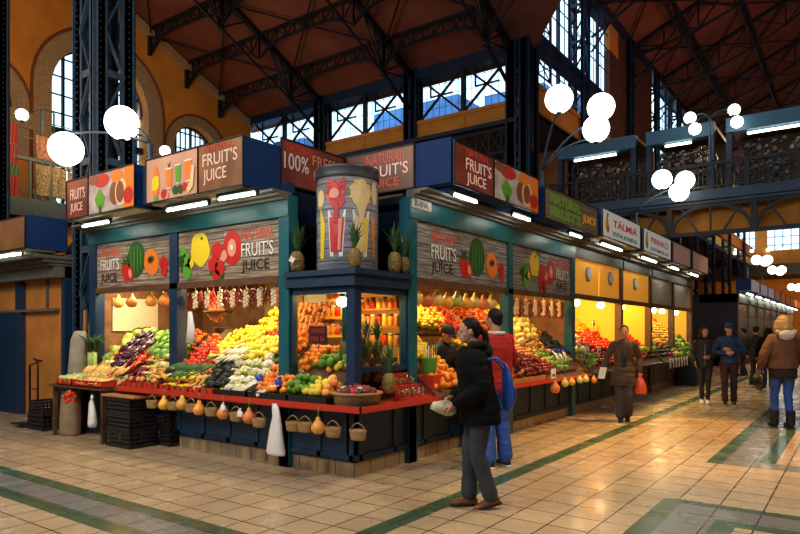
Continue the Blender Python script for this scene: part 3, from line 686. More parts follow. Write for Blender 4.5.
# sign boxes on the roof
def sign_box(a, b, name='sign_box', m=M_boxblue, p=None): mb = MB(); mb.box(a, b); return obj(name, mb, m, p or stall)
def sface(o, xd, W, H, m, parent, frame=True):
    nd = V(xd).cross(Z3); mb = MB(); o = V(o); mb.obox(o+xd*W/2+Z3*H/2+nd*.004, xd*W/2, nd*.006, Z3*H/2)
    f = obj('sign_face', mb, m, parent)
    if frame:
        fr = MB(); q = o+nd*.012
        for a, b in ((q, q+xd*W), (q+Z3*H, q+xd*W+Z3*H), (q, q+Z3*H), (q+xd*W, q+xd*W+Z3*H)): fr.bar(a, b, .018)
        obj('frame', fr, M_irond, parent)
    return f
zb, zt = 3.24, 3.80
b1 = sign_box((-5.05, -.56, zb), (-3.28, .10, zt)); b2 = sign_box((-3.02, -.56, zb), (-1.15, .10, zt))
sign_box((-3.28, -.46, zb+.03), (-3.02, .1, zt-.02), m=M_dblue)
o = V((-5.05, -.565, zb))
sface(o, X3, .62, .56, M_prbk, b1); sface(o+X3*.62, X3, 1.15, .56, M_prmar, b1)
text('lettering', 'FRUIT\'S', M_let, o+X3*.12+Z3*.27-Y3*.012, X3, Z3, b1, .40, .16); text('lettering', 'JUICE', M_let, o+X3*.12+Z3*.06-Y3*.012, X3, Z3, b1, .34, .16)
def mango_print(o, xd, W, H, parent):
    fr = MB(); q = V(o); nd = xd.cross(Z3); q = q+nd*.01
    P = lambda pts, mi, lf: shape2d([(x*W, y*H) for x, y in pts], q, xd, Z3, .004, fr, mi, lf)
    P(oval(.30,.80,.17,.17), 0, .001); P(oval(.12,.86,.12,.12), 8, .002)
    P([(.22,.12),(.15,.35),(.25,.62),(.38,.38),(.33,.12)], 2, .003); P([(.24,.02),(.30,.02),(.30,.2),(.26,.2)], 1, .005)
    P(oval(.58,.42,.10,.28), 8, .002); P(oval(.72,.42,.12,.34), 9, .004); P(oval(.71,.42,.08,.26), 8, .008)
    P(oval(.64,.82,.12,.16), 4, .005); P([(.78,.02),(.99,.02),(.99,.98),(.80,.98),(.76,.6)], 4, .003); P(oval(.88,.3,.1,.2), 0, .006)
    obj('printed_fruit', fr, PM, parent)
mango_print(o+X3*.62, X3, 1.15, .56, b1)
o = V((-3.02, -.565, zb))
sface(o, X3, 1.07, .56, M_prpk, b2); sface(o+X3*1.07, X3, .80, .56, M_prbr, b2)
text('lettering', 'FRUIT\'S', M_let, o+X3*1.16+Z3*.30-Y3*.014, X3, Z3, b2, .62, .15); text('lettering', 'JUICE', M_let, o+X3*1.17+Z3*.08-Y3*.014, X3, Z3, b2, .42, .18); text('lettering', 'NATURAL', M_letr, o+X3*1.2+Z3*.47-Y3*.014, X3, Z3, b2, .5, .07)
fr = MB(); q = o-Y3*.012
def drink(mb, q, xd, x, z, wt, h, mi, rim=6):
    shape2d([(x-wt*.32, z), (x+wt*.32, z), (x+wt*.5, z+h), (x-wt*.5, z+h)], q, xd, Z3, .004, mb, mi, .002); shape2d([(x-wt*.5, z+h*.93), (x+wt*.5, z+h*.93), (x+wt*.5, z+h), (x-wt*.5, z+h)], q, xd, Z3, .004, mb, rim, .005)
    shape2d([(x-wt*.28, z), (x+wt*.28, z), (x+wt*.3, z+h*.06), (x-wt*.3, z+h*.06)], q, xd, Z3, .004, mb, 6, .005)
for z, r in ((.13,.07),(.2,.085),(.27,.08),(.34,.06),(.4,.035)): shape2d(oval(.22, z, r, .055, rot=.3), q, X3, Z3, .004, fr, 3 if r > .07 else 4, .002+r*.05)
shape2d([(.16,.06),(.28,.06),(.25,.01),(.19,.01)], q, X3, Z3, .004, fr, 2, .003)
drink(fr, q, X3, .50, .13, .13, .26, 4); drink(fr, q, X3, .68, .17, .12, .24, 2); drink(fr, q, X3, .88, .17, .15, .27, 4)
for x, z, r, c in ((.40,.08,.06,0),(.45,.05,.045,7),(.63,.10,.055,1),(.63,.10,.03,3),(.73,.10,.055,1),(.73,.10,.03,3),(.82,.12,.05,0)): shape2d(oval(x, z, r, r), q, X3, Z3, .004, fr, c, .006+r*.05)
shape2d([(.90,.03),(.99,.1),(1.02,.34),(.96,.36),(.93,.16),(.86,.08)], q, X3, Z3, .004, fr, 9, .012); shape2d([(.50,.38),(.47,.46),(.5,.43),(.53,.47)], q, X3, Z3, .004, fr, 1, .004)
obj('printed_fruit', fr, PM, b2)
# notch signs above the corner booth
b3 = sign_box((-1.4, .12, 3.36), (-1.16, 1.3, 3.92)); o = V((-1.155, .0, 3.36))
sface(o, Y3, 1.14, .55, M_prbk, b3); text('lettering', '100%', c_wht, o+Y3*.05+Z3*.20+X3*.012, Y3, Z3, b3, .42, .20); text('lettering', 'FRESH', c_pnk, o+Y3*.54+Z3*.33+X3*.012, Y3, Z3, b3, .5, .13); text('lettering', 'FRUIT', c_pnk, o+Y3*.56+Z3*.14+X3*.012, Y3, Z3, b3, .46, .13); text('lettering', 'NATURAL', M_letr, o+Y3*.1+Z3*.42+X3*.012, Y3, Z3, b3, .44, .09)
sign_box((-1.15, -.02, 3.24), (-1.02, .1, 3.36), 'bracket', M_dblue)
b4 = sign_box((-1.16, 1.18, 3.38), (.50, 1.36, 3.92)); o = V((-1.12, 1.175, 3.38))
sface(o, X3, 1.1, .54, M_prbk, b4); text('lettering', "NATURAL", M_letr, o+X3*.35+Z3*.37-Y3*.012, X3, Z3, b4, .6, .13); text('lettering', "FRUIT'S", M_let, o+X3*.35+Z3*.20-Y3*.012, X3, Z3, b4, .66, .15); text('lettering', 'JUICE', M_letr, o+X3*.42+Z3*.03-Y3*.012, X3, Z3, b4, .45, .14)
# signs along the right face
b5 = sign_box((-.1, 1.36, 3.36), (.52, 3.66, 3.88)); o = V((.525, 1.2, 3.36))
sface(o, Y3, 1.02, .52, M_prbk, b5); sface(o+Y3*1.02, Y3, 1.43, .52, M_prmar, b5); mango_print(o+Y3*1.02, Y3, 1.43, .52, b5)
text('lettering', 'NATURAL', M_letr, o+Y3*.28+Z3*.40+X3*.014, Y3, Z3, b5, .6, .09); text('lettering', "FRUIT'S", M_let, o+Y3*.28+Z3*.23+X3*.014, Y3, Z3, b5, .66, .15); text('lettering', 'JUICE', M_let, o+Y3*.30+Z3*.03+X3*.014, Y3, Z3, b5, .5, .17)
b6 = sign_box((-.1, 3.9, 3.34), (.52, 6.36, 3.86)); o = V((.525, 3.9, 3.34)); sign_box((-.1, 3.66, 3.4), (.44, 3.9, 3.84), m=M_dblue)
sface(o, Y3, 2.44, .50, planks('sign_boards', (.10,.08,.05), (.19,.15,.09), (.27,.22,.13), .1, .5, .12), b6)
M_lg = flat('lettering_green', (.12, .34, .03), .5, .15); M_lo = flat('lettering_orange', (.85, .30, .03), .5, .2)
text('lettering', 'NATURAL', M_lg, o+Y3*.22+Z3*.27+X3*.014, Y3, Z3, b6, 1.35, .17, bold=.02); text('lettering', "FRUIT'S", M_lg, o+Y3*.22+Z3*.06+X3*.014, Y3, Z3, b6, 1.35, .17, bold=.02); text('lettering', 'JUICE', M_lo, o+Y3*1.65+Z3*.13+X3*.014, Y3, Z3, b6, .68, .17, bold=.02)
# soffits and their tube lamps
mb = MB(); mb.box((-4.95, -.54, zb-.02), (-3.32, -.10, zb)); mb.box((-2.95, -.54, zb-.02), (-1.2, -.10, zb)); obj('soffit', mb, M_soff, stall)
def tube_lamp(a, b, parent, r=.015, body=True):
    mb = MB(); mb.tube([a, b], r, 6)
    t = obj('tube_lamp', mb, M_tube, parent)
    m2 = MB(); a, b = V(a), V(b); m2.bar(a+Z3*.04, b+Z3*.04, .07, .03)
    for q in (a, b): m2.bar(q+Z3*.04, q-Z3*.02, .03)
    obj('lamp_housing', m2, M_irond, parent)
tube_lamp((-4.85, -.44, zb-.10), (-4.1, -.44, zb-.10), stall); tube_lamp((-2.75, -.46, zb-.1), (-1.9, -.46, zb-.1), stall); tube_lamp((-1.72, -.46, zb-.08), (-1.0, -.5, zb-.10), stall)
for y in (1.35, 3.0, 5.2): tube_lamp((.42, y, 3.27), (.42, y+.62, 3.27), stall)
# little address plate
mb = MB(); mb.box((.06, 1.0, 3.1), (.075, 1.42, 3.22)); pl = obj('address_plate', mb, c_wht, stall)
text('lettering', 'B-IV/4.', c_blk, (.078, 1.05, 3.12), Y3, Z3, pl, .3, .075)
# corner booth: glazed box with a roof ledge
mb = MB(); mb.box((-1.0, -.08, 2.10), (.06, 1.0, 2.22)); mb.box((-.97, -.12, 2.22), (.1, .97, 2.28)); obj('booth_roof', mb, M_dblue, stall)
struct_post('booth_post', (-.11, -.02, .85), (.01, .10, 2.1), M_blue, stall)
struct_post('booth_post', (-.55, .42, .85), (-.42, .55, 2.1), M_teal, stall)
mb = MB(); mb.box((-.96, .0, 1.22), (-.11, .01, 2.10)); obj('glass_pane', mb, M_shopglass, stall)
mb = MB(); mb.box((-.01, .10, 1.2), (0, .96, 2.10)); obj('glass_pane', mb, M_shopglass, stall)
mb = MB(); mb.box((-.97, -.02, 2.02), (-.1, .05, 2.1)); mb.box((-.05, .1, 2.02), (.02, .97, 2.1)); mb.box((-.05, .1, 1.14), (.02, .97, 1.2)); mb.box((-.97, -.02, 1.2), (-.93, .05, 2.1)); mb.box((-.05, .93, 1.2), (.02, .97, 2.1)); obj('booth_frame', mb, M_blue, stall)
# dark recess above the booth with window strips
mb = MB(); mb.box((-1.14, .03, 2.28), (-1.10, 1.17, 3.3)); mb.box((-1.14, 1.17, 2.28), (-.05, 1.21, 3.3)); obj('recess_wall', mb, M_blue, stall)
for a, b in (((-1.1, .2, 2.35), (-1.09, .75, 2.9)), ((-.62, 1.16, 2.35), (-.2, 1.17, 2.9))): mb = MB(); mb.box(a, b); obj('recess_window', mb, mat('black_glass', (.004,.005,.008), .08), stall)
# base: blue panelled counter front over a tiled plinth
mb = MB(); mb.box((-3.15, .02, 0), (-.02, .4, .16)); mb.box((-.4, .4, 0), (-.02, 17.0, .16)); obj('plinth', mb, M_plinth, stall)
mb = MB()
mb.box((-3.15, .0, .16), (0, .12, .80)); mb.box((-.12, 0, .16), (0, 6.45, .80))
for x in (-3.12, -2.6, -2.08, -1.56, -.52, -.04): mb.box((x-.03, -.02, .18), (x+.03, 0, .78))
mb.box((-3.15, -.02, .18), (0, 0, .24)); mb.box((-3.15, -.02, .70), (0, 0, .78))
for k in range(11): mb.box((0, .05+k*.64, .18), (.02, .11+k*.64, .78))
mb.box((0, 0, .18), (.02, 6.45, .24)); mb.box((0, 0, .70), (.02, 6.45, .78)); obj('counter_front', mb, M_dblue, stall)
struct_post('pilaster', (-1.13, -.05, 0), (-.97, .02, .80), M_blue, stall)
struct_post('pilaster', (-.02, .96, 0), (.05, 1.12, .80), M_blue, stall)
# sloping display boards that carry the produce
SLP = .745; SLR = .79
def zL(y): return .87+SLP*(y+.33)
def zR(x): return .87+SLR*(.33-x)
def bedL(x0, x1, y0, y1, p):
    mb = MB(); mb.add([(x0,y0,zL(y0)-.06),(x1,y0,zL(y0)-.06),(x1,y1,zL(y1)-.06),(x0,y1,zL(y1)-.06),(x0,y0,zL(y0)-.10),(x1,y0,zL(y0)-.10),(x1,y1,zL(y1)-.10),(x0,y1,zL(y1)-.10)],
        [(0,1,2,3),(7,6,5,4),(0,4,5,1),(1,5,6,2),(2,6,7,3),(3,7,4,0)]); return obj('display_board', mb, M_dwood, p)
def bedR(y0, y1, x0, x1, p):
    mb = MB(); mb.add([(x1,y0,zR(x1)-.06),(x1,y1,zR(x1)-.06),(x0,y1,zR(x0)-.06),(x0,y0,zR(x0)-.06),(x1,y0,zR(x1)-.10),(x1,y1,zR(x1)-.10),(x0,y1,zR(x0)-.10),(x0,y0,zR(x0)-.10)],
        [(0,1,2,3),(7,6,5,4),(0,4,5,1),(1,5,6,2),(2,6,7,3),(3,7,4,0)]); return obj('display_board', mb, M_dwood, p)
bedL(-5.2, -3.3, -.36, .66, stall); bedL(-3.1, -2.32, -.36, .76, stall); bedL(-2.32, -1.15, -.36, 1.2, stall); bedL(-1.15, -.08, -.36, -.06, stall); bedL(-.95, -.12, -.06, .40, stall)
bedR(1.16, 1.84, -.55, .34, stall); bedR(2.75, 3.62, -1.3, .34, stall); bedR(1.16, 3.62, -1.35, -.62, stall); bedR(1.84, 2.75, 0.1, .34, stall); bedR(3.84, 6.32, -1.3, .34, stall)
# red edged shelf
mb = MB(); mb.box((-4.0, -.40, .76), (.40, 0, .80)); mb.box((0, -.40, .76), (.40, 1.1, .80)); mb.box((0, 2.6, .76), (.40, 6.4, .80)); mb.box((0, 1.1, .76), (.3, 2.6, .8)); obj('shelf', mb, M_red, stall)
mb = MB(); mb.box((-3.95, -.415, .77), (.415, -.40, .835)); mb.box((.40, -.415, .77), (.415, 1.1, .835)); obj('shelf_edge', mb, M_red, stall); mb = MB(); mb.box((.40, 2.6, .77), (.415, 4.4, .835)); obj('shelf_edge', mb, M_red, stall)
# dark trays standing on the shelf, with red slatted fronts
def tray(x0, x1, y0=-.39, y1=-.05, h=.10, z=.80, m=M_red, label='', slats=True, axis='x'):
    mb = MB()
    def B(a, b):
        if axis == 'y': a = (-a[1], a[0], a[2]); b = (-b[1], b[0], b[2])
        mb.box(a, b)
    B((x0, y0, z), (x1, y1, z+.012)); B((x0, y1-.012, z), (x1, y1, z+h)); B((x0, y0, z), (x0+.012, y1, z+h)); B((x1-.012, y0, z), (x1, y1, z+h))
    if slats:
        x = x0
        while x < x1-.04: B((x, y0, z), (min(x+.07, x1), y0+.01, z+h)); x += .13
        B((x0, y0, z), (x1, y0+.01, z+.025))
    else: B((x0, y0, z), (x1, y0+.012, z+h))
    return solo('produce_tray', mb, m, label, 'tray', 'red slatted produce trays along the shelf edge')
for i, (a, b, lb) in enumerate(((-3.9,-3.42,'red slatted tray above the stacked black crates'),(-3.4,-2.92,'red slatted tray under the leeks and cucumbers'),(-2.9,-2.42,'red slatted tray in front of the squashes'),(-2.4,-1.92,'red slatted tray in front of the dark avocados'))): tray(a, b, label=lb)
for i, (a, b, lb) in enumerate(((-1.9,-1.32,'black tray in front of the cauliflowers'),(-1.3,-.66,'black tray holding the front oranges'),(-.64,-.06,'black tray holding limes and lemons'))): tray(a, b, label=lb, m=M_blackpl, slats=False)
tray(3.0, 4.3, y0=-.39, y1=-.03, h=.10, m=M_wood, slats=False, label='long wooden tray of dark plums on the right counter', axis='y')
# interior: partitions, ceiling, shelf boards
M_inoc = mat('warm_partition', (.55, .32, .09), .7, mott=.15); M_inbr = mat('brown_partition', (.28, .12, .04), .7, mott=.3)
mb = MB(); mb.box((-5.2, 1.95, 0), (-2.2, 2.0, 3.1)); mb.box((-2.2, 1.95, 0), (-2.15, 6.4, 3.1)); mb.box((-5.3, .1, 0), (-5.25, 6.4, 3.1)); mb.box((-2.2, 6.38, 0), (-.1, 6.42, 3.1)); obj('partition', mb, M_inbr, stall)
mb = MB(); mb.box((-3.35, 1.75, 1.2), (-3.0, 1.8, 2.5)); mb.box((-2.75, 1.6, .9), (-2.35, 1.65, 2.5)); obj('partition_panel', mb, M_inoc, stall)
mb = MB(); mb.box((-2.33, 1.6, .9), (-2.2, 1.65, 2.5)); obj('door_leaf', mb, M_cream, stall)
mb = MB(); mb.box((-5.245, .25, 1.60), (-5.225, 1.06, 2.13)); obj('white_board', mb, M_cream, stall)
mb = MB(); mb.box((-2.15, 1.5, 1.95), (-1.45, 1.54, 2.25)); obj('white_board', mb, M_cream, stall)
# strip lamps inside
for p, e, c in (((-4.4, .42, 2.5), 40, (1,.80,.50)), ((-2.2, .45, 2.5), 40, (1,.74,.36)), ((-.55, .62, 2.03), 20, (1,.66,.28)), ((-.9, 2.4, 2.75), 38, (1,.66,.26)), ((-.7, 5.0, 2.75), 42, (1,.64,.24))):
    lamp('stall_lamp', 'AREA', p, e, c, .5, (p[0]+(.25 if p[1] > 1.1 else 0), p[1]-(.3 if p[1] < 1 else 0), 0))
def bulb(p, label, s=.07):
    mb = MB(); mb.ell((0,0,0), (s, s, s*.8), 0, 12, 8); mb.tube([(0,0,s*.6), (0,0,s*1.6)], s*.4, 8, mi=1)
    mb.tube([(0,0,s*1.5), (0,0,s*1.5+.12)], .006, 5, mi=1)
    return solo('ceiling_bulb', mb, [M_bulb, M_irond], label, 'light bulb', 'bare bulbs over the produce', loc=p)
bulb((-.30, .14, 1.93), 'glowing bulb behind the corner booth glass')

# ------------------------------------------------------------------ big printed drum on the booth roof
BC = V((-.50, .46, 2.28)); BR = .365; BH = 1.22
drum = thing('printed_drum', 'large grey boarded drum printed with pouring juice glasses', 'drum', BC)
mb = MB(); mb.lathe([(BR-.01, 0), (BR, .01), (BR, BH-.12)], BC, 48, 0); dr = obj('body', mb, planks('drum_boards', (.12,.13,.15), (.22,.23,.26), (.42,.43,.46), .15, .45), drum)
mb = MB(); mb.lathe([(BR+.012, BH-.13), (BR+.016, BH-.10), (BR+.012, BH-.03), (BR+.02, BH-.02), (BR+.02, BH), (BR-.05, BH+.01), (.02, BH+.03)], BC, 48, 0); obj('rim', mb, mat('zinc_rim', (.10, .11, .13), .4, .6, mott=.3), drum)
ca = math.atan2(CM.y-BC.y, CM.x-BC.x)
def wrap(pts, mi, mb, lift):
    """shape in (metres to the right across the drum, height) wrapped on its surface"""
    r = BR+lift; n = len(pts)
    f = lambda x, z, rr: BC+V((rr*math.cos(ca+x/BR), rr*math.sin(ca+x/BR), z))
    cx = sum(p[0] for p in pts)/n; cz = sum(p[1] for p in pts)/n
    vs = [f(cx, cz, r+.003)]+[f(x, z, r+.003) for x, z in pts]+[f(x, z, r) for x, z in pts]
    k = n; fs = [(0, 1+i, 1+(i+1) % k) for i in range(k)]+[(1+i, 1+k+i, 1+k+(i+1) % k, 1+(i+1) % k) for i in range(k)]
    mb.add(vs, fs, mi, False)
def glass_print(mb, x, juice, light):
    wrap([(x-.085,.17),(x+.065,.17),(x+.105,.70),(x-.115,.70)], 6, mb, .002)
    wrap([(x-.075,.22),(x+.055,.22),(x+.085,.62),(x-.095,.62)], juice, mb, .006)
    wrap([(x+.01,.24),(x+.04,.24),(x+.06,.6),(x+.02,.6)], light, mb, .010)
    wrap([(x-.04,.55),(x+.02,.55),(x+.015,.80),(x-.035,.80)], juice, mb, .010)
fr = MB()
glass_print(fr, -.12, 0, 7); glass_print(fr, .17, 9, 3)
wrap(oval(-.14,.88,.12,.13,20,0,.14), 0, fr, .003); wrap(oval(-.15,.89,.06,.06,12), 7, fr, .012)
wrap([(-.02,.80),(-.09,.70),(-.14,.72),(-.22,.82),(-.14,.9)], 0, fr, .006)
for x, z, r in ((-.24,1.0,.035),(-.18,1.03,.03),(-.10,1.02,.03),(-.04,1.0,.03),(-.04,1.05,.02)): wrap(oval(x,z,r,r,8), 0, fr, .004)
wrap(oval(.16,.90,.13,.15,22,.2,.06), 9, fr, .003); wrap([(.08,.80),(.24,.80),(.19,.62),(.15,.62)], 9, fr, .006)
for k in range(9): wrap(oval(.16+.13*math.cos(k*.7),.90+.14*math.sin(k*.7),.02,.02,6), 3, fr, .008)
wrap([(-.36,.15),(-.30,.15),(-.28,.55),(-.36,.75)], 3, fr, .003); wrap(oval(-.36,.85,.07,.10,12), 9, fr, .003)
wrap([(.34,.15),(.36,.15),(.38,.6),(.30,.65)], 4, fr, .003); wrap(oval(.37,.92,.06,.14,12), 9, fr, .003)
obj('printed_drinks', fr, PM, drum)

# ------------------------------------------------------------------ further stalls on the right face
def row_stall(y0, y1, label, cells, face, sign, posts, lampc, lampe, skirt, panelm):
    t = thing('market_stall', label, 'stall', (0, (y0+y1)/2, 0))
    mb = MB(); mb.box((-.12, y0, .16), (0, y1, .80)); k = y0+.3
    while k < y1: mb.box((0, k-.03, .18), (.02, k+.03, .78)); k += .7
    obj('counter_front', mb, skirt, t)
    mb = MB(); mb.box((-2.2, y0, 0), (-2.15, y1, 3.1)); mb.box((-2.15, y0+.02, 0), (-.1, y0+.05, 3.1)); mb.box((-2.15, y1-.05, 0), (-.1, y1-.02, 3.1)); obj('partition', mb, face, t)
    mb = MB(); mb.box((-2.2, y0, 3.1), (0, y1, 3.2)); mb.box((-5.2, y0, 3.1), (-2.2, y1, 3.2)); obj('roof', mb, M_dblue, t)
    mb = MB(); mb.box((-.06, y0, 3.02), (.06, y1, 3.22)); obj('fascia', mb, M_grey, t)
    mb = MB(); mb.box((0, y0, 3.24), (.2, y1, 3.28)); mb.box((0, y0, 3.28), (.34, y1, 3.31)); obj('cornice', mb, M_grey, t)
    for p in posts: struct_post('post', (-.1, p-.08, 0), (.05, p+.08, 3.02), M_blue if p < 8 else M_dwood, t)
    mb = MB(); mb.box((-.03, y0+.05, 2.22), (.05, y1-.05, 2.32)); obj('transom', mb, M_dwood, t)
    for a, b in cells:
        mb = MB(); mb.box((-.02, a, 2.32), (0, b, 3.02)); obj('upper_panel', mb, panelm, t)
    bedR(y0+.12, y1-.12, -1.2, .34, t)
    mb = MB(); mb.box((0, y0+.1, .76), (.40, y1-.1, .80)); obj('shelf', mb, M_dblue, t)
    for a, b, fm in sign:
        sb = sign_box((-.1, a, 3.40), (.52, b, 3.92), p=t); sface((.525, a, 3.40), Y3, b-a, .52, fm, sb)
        m2 = MB(); m2.box((0, a+.1, 3.38), (.5, b-.1, 3.40)); obj('soffit', m2, M_soff, t)
        tube_lamp((.40, a+.3, 3.29), (.40, b-.9, 3.29), t, .02)
    n = max(1, int((y1-y0)/2.4))
    for i in range(n): lamp('stall_lamp', 'AREA', (-.8, y0+(y1-y0)*(i+.5)/n, 2.85), lampe, lampc, .6, (-.3, y0+(y1-y0)*(i+.5)/n, 0))
    return t
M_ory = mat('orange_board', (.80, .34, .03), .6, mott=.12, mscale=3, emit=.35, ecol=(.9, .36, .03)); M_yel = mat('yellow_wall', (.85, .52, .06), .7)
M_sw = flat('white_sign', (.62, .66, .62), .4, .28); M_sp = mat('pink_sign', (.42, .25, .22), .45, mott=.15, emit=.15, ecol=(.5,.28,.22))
M_lat = mat('patterned_panel', (.42, .40, .32), .6, mott=.7, mscale=26)
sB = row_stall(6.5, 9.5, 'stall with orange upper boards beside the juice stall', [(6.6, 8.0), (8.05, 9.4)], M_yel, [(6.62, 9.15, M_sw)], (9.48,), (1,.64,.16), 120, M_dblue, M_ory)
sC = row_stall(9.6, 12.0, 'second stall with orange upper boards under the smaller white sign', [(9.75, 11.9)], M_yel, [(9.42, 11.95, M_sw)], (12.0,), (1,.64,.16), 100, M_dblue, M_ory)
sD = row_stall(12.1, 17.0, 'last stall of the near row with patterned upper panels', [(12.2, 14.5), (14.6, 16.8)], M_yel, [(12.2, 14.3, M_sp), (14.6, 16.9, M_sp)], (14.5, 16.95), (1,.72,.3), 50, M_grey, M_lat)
def sign_words(t, y, W, a, b, ca_, cb_):
    text('lettering', a, ca_, (.545, y+W*.24, 3.64), Y3, Z3, t, W*.66, .17, bold=.02); text('lettering', b, cb_, (.545, y+W*.22, 3.47), Y3, Z3, t, W*.68, .09, bold=.02)
    mb = MB(); shape2d(oval(W*.1, .24, .09, .15), (.535, y, 3.40), Y3, Z3, .004, mb, 3, .004); shape2d(oval(W*.1+.03, .42, .04, .04), (.535, y, 3.40), Y3, Z3, .004, mb, 1, .006); shape2d(oval(W*.1+.05, .16, .06, .08), (.535, y, 3.40), Y3, Z3, .004, mb, 4, .009); obj('printed_fruit', mb, PM, t)
sign_words(sB, 6.62, 2.5, 'TÁLMIÁ', 'ZÖLDSÉG', M_letr, c_dgreen); sign_words(sC, 9.42, 2.5, 'PIRINKÓ', 'GYÜMÖLCS', M_letr, c_dgreen)
for y, st in ((7.3, sB), (8.7, sB), (10.6, sC)):
    mb = MB(); shape2d(oval(0, 0, .15, .15), (.01, y, 2.74), Y3, Z3, .02, mb, 0, .005); shape2d(oval(0, 0, .09, .11), (.01, y, 2.74), Y3, Z3, .02, mb, 1, .03)
    obj('round_ornament', mb, [flat('ornament_blue', (.2,.28,.4)), c_wht], st)
for i, (y, lb) in enumerate(((7.0, 'nearest bright bulb over the second stall'), (8.5, 'second bright bulb over the second stall'), (10.0, 'bright bulb left of the orange stall post'), (12.9, 'bright bulb in front of the last near stall'), (13.8, 'pair bulb over the last near stall'), (15.5, 'farthest bulb of the near stall row'))): bulb((-.12, y, 2.16), lb, .08)
# dark roof structure and rear mass of the island (behind signs)
# second block of stalls beyond the cross aisle
def block_stall(y0, y1, label, seed, sm):
    t = thing('market_stall', label, 'stall', (0, (y0+y1)/2, 0)); rnd = random.Random(seed)
    mb = MB(); mb.box((-5, y0, 0), (-1.6, y1, 3.3)); mb.box((-1.6, y0, 0), (0, y0+.1, 3.3)); mb.box((-1.6, y1-.1, 0), (0, y1, 3.3)); obj('cabin', mb, M_irond, t)
    mb = MB(); mb.box((-1.6, y0, 0), (0, y1, .85)); obj('counter_front', mb, M_dwood, t)
    mb = MB(); mb.box((-1.6, y0, 2.9), (.05, y1, 3.3)); obj('fascia', mb, M_grey, t)
    mb = MB(); mb.box((-.03, y0+.1, 2.25), (0, y1-.1, 2.9)); obj('upper_panel', mb, M_planks, t)
    sb = sign_box((-.1, y0+.1, 3.42), (.5, y1-.15, 3.95), p=t); sface((.505, y0+.12, 3.42), Y3, y1-y0-.3, .52, sm, sb)
    tube_lamp((.3, y0+.5, 3.3), (.3, y1-.8, 3.3), t, .03)
    mb = MB()
    for k in range(60):
        y, z, x = rnd.uniform(y0+.2, y1-.2), rnd.uniform(.9, 2.2), rnd.uniform(-1.4, .1); s = rnd.uniform(.05, .12); mb.ell((x, y, z if x < -.8 else .9+s), s, rnd.randrange(6), 6, 5)
    s = obj('wares', mb, [MATS['print_red'], c_org, c_yel, c_brn, c_cream, c_green], t); s['kind'] = 'stuff'
    lamp('stall_lamp', 'AREA', (-.6, (y0+y1)/2, 2.8), 110, (1,.62,.3), .8, (0, (y0+y1)/2, 0))
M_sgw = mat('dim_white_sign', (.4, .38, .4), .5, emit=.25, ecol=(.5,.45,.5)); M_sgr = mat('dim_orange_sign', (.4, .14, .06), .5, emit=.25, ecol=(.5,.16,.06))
for i in range(9):
    y = 26.9+i*3.3
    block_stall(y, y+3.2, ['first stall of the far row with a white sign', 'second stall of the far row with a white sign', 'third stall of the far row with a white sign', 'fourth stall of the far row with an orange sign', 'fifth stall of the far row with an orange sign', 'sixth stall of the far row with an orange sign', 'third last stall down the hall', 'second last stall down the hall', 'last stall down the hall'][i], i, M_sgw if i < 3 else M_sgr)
# back halves of the near island, seen as dark rows between the columns
# ------------------------------------------------------------------ stall on the far left
ls = thing('market_stall', 'closed stall on the far left with orange shutter panels', 'stall', (-8.5, .4, 0))
mb = MB(); mb.box((-15, .45, 0), (-7.08, .55, 2.55)); obj('shutter', mb, mat('orange_shutter', (.52, .20, .035), .6, mott=.2, mscale=2), ls)
mb = MB(); mb.box((-15, .35, 0), (-8.88, .45, 1.95)); obj('dark_front', mb, M_dblue, ls)
for a, b in (((-7.13, .38, 0), (-7.0, .6, 2.9)), ((-8.87, .36, 0), (-8.62, .44, 2.56))): mb = MB(); mb.box(a, b); obj('post', mb, M_blue, ls)
mb = MB(); mb.box((-15, .34, 1.96), (-7.3, .44, 2.01)); mb.box((-7.75, .4, 2.0), (-7.71, .44, 2.55)); mb.box((-15, .2, 2.55), (-7.0, .5, 2.75)); mb.box((-15, .1, 2.75), (-6.98, .6, 2.8)); mb.box((-15, .0, 2.8), (-6.95, .7, 2.86)); mb.box((-15, -.15, 2.86), (-6.92, .7, 2.92)); obj('cornice', mb, M_grey, ls)
mb = MB(); mb.box((-15, .6, 0), (-7.05, 4.5, 3)); obj('cabin', mb, M_dblue, ls)
lb = sign_box((-15, -.30, 3.0), (-6.9, .38, 3.56), p=ls); sface((-15, -.31, 3.0), X3, 8.08, .54, mat('bronze_sign', (.30, .17, .08), .3, .3, mott=.3, mscale=2), lb)
mb = MB(); mb.box((-15, -.28, 2.97), (-6.95, .2, 3.0)); obj('soffit', mb, M_soff, ls); tube_lamp((-9.5, -.15, 2.95), (-7.4, -.15, 2.95), ls)
# dark service gap between the stalls
mb = MB(); mb.box((-7.05, 1.6, 0), (-5.3, 1.7, 3.0)); struct('wall_service', mb, M_irond)

# ------------------------------------------------------------------ globe lamps
def globe_lamp(base, pz, globes, label, pole_r=.035, ground=3.2, r=.25):
    t = thing('globe_lamp', label, 'lamp', (base[0], base[1], ground))
    mb = MB(); b = V((base[0], base[1], 0)); mb.tube([b+Z3*ground, b+Z3*pz], pole_r, 8); mb.lathe([(.09, 0), (.09, .04), (.05, .08), (.05, .2), (pole_r, .24)], b+Z3*ground, 10); obj('pole', mb, M_iron, t)
    for g in globes:
        g = V(g); top = b+Z3*pz; m = (top+g)/2+Z3*.28; a = MB(); pts = []
        end = g+Z3*(-r*.9) if g.z > pz-.0 else g+Z3*r*.9
        for k in range(9):
            q = k/8; pts.append(top*(1-q)**2+m*2*q*(1-q)+end*q*q)
        a.tube(pts, pole_r*.55, 6); a.lathe([(.03, -.05), (.07, 0), (.05, .03)], end, 10); obj('arm', a, M_iron, t)
        e = MB(); e.ell(g, r, 0, 20, 14); obj('globe', e, M_globe, t)
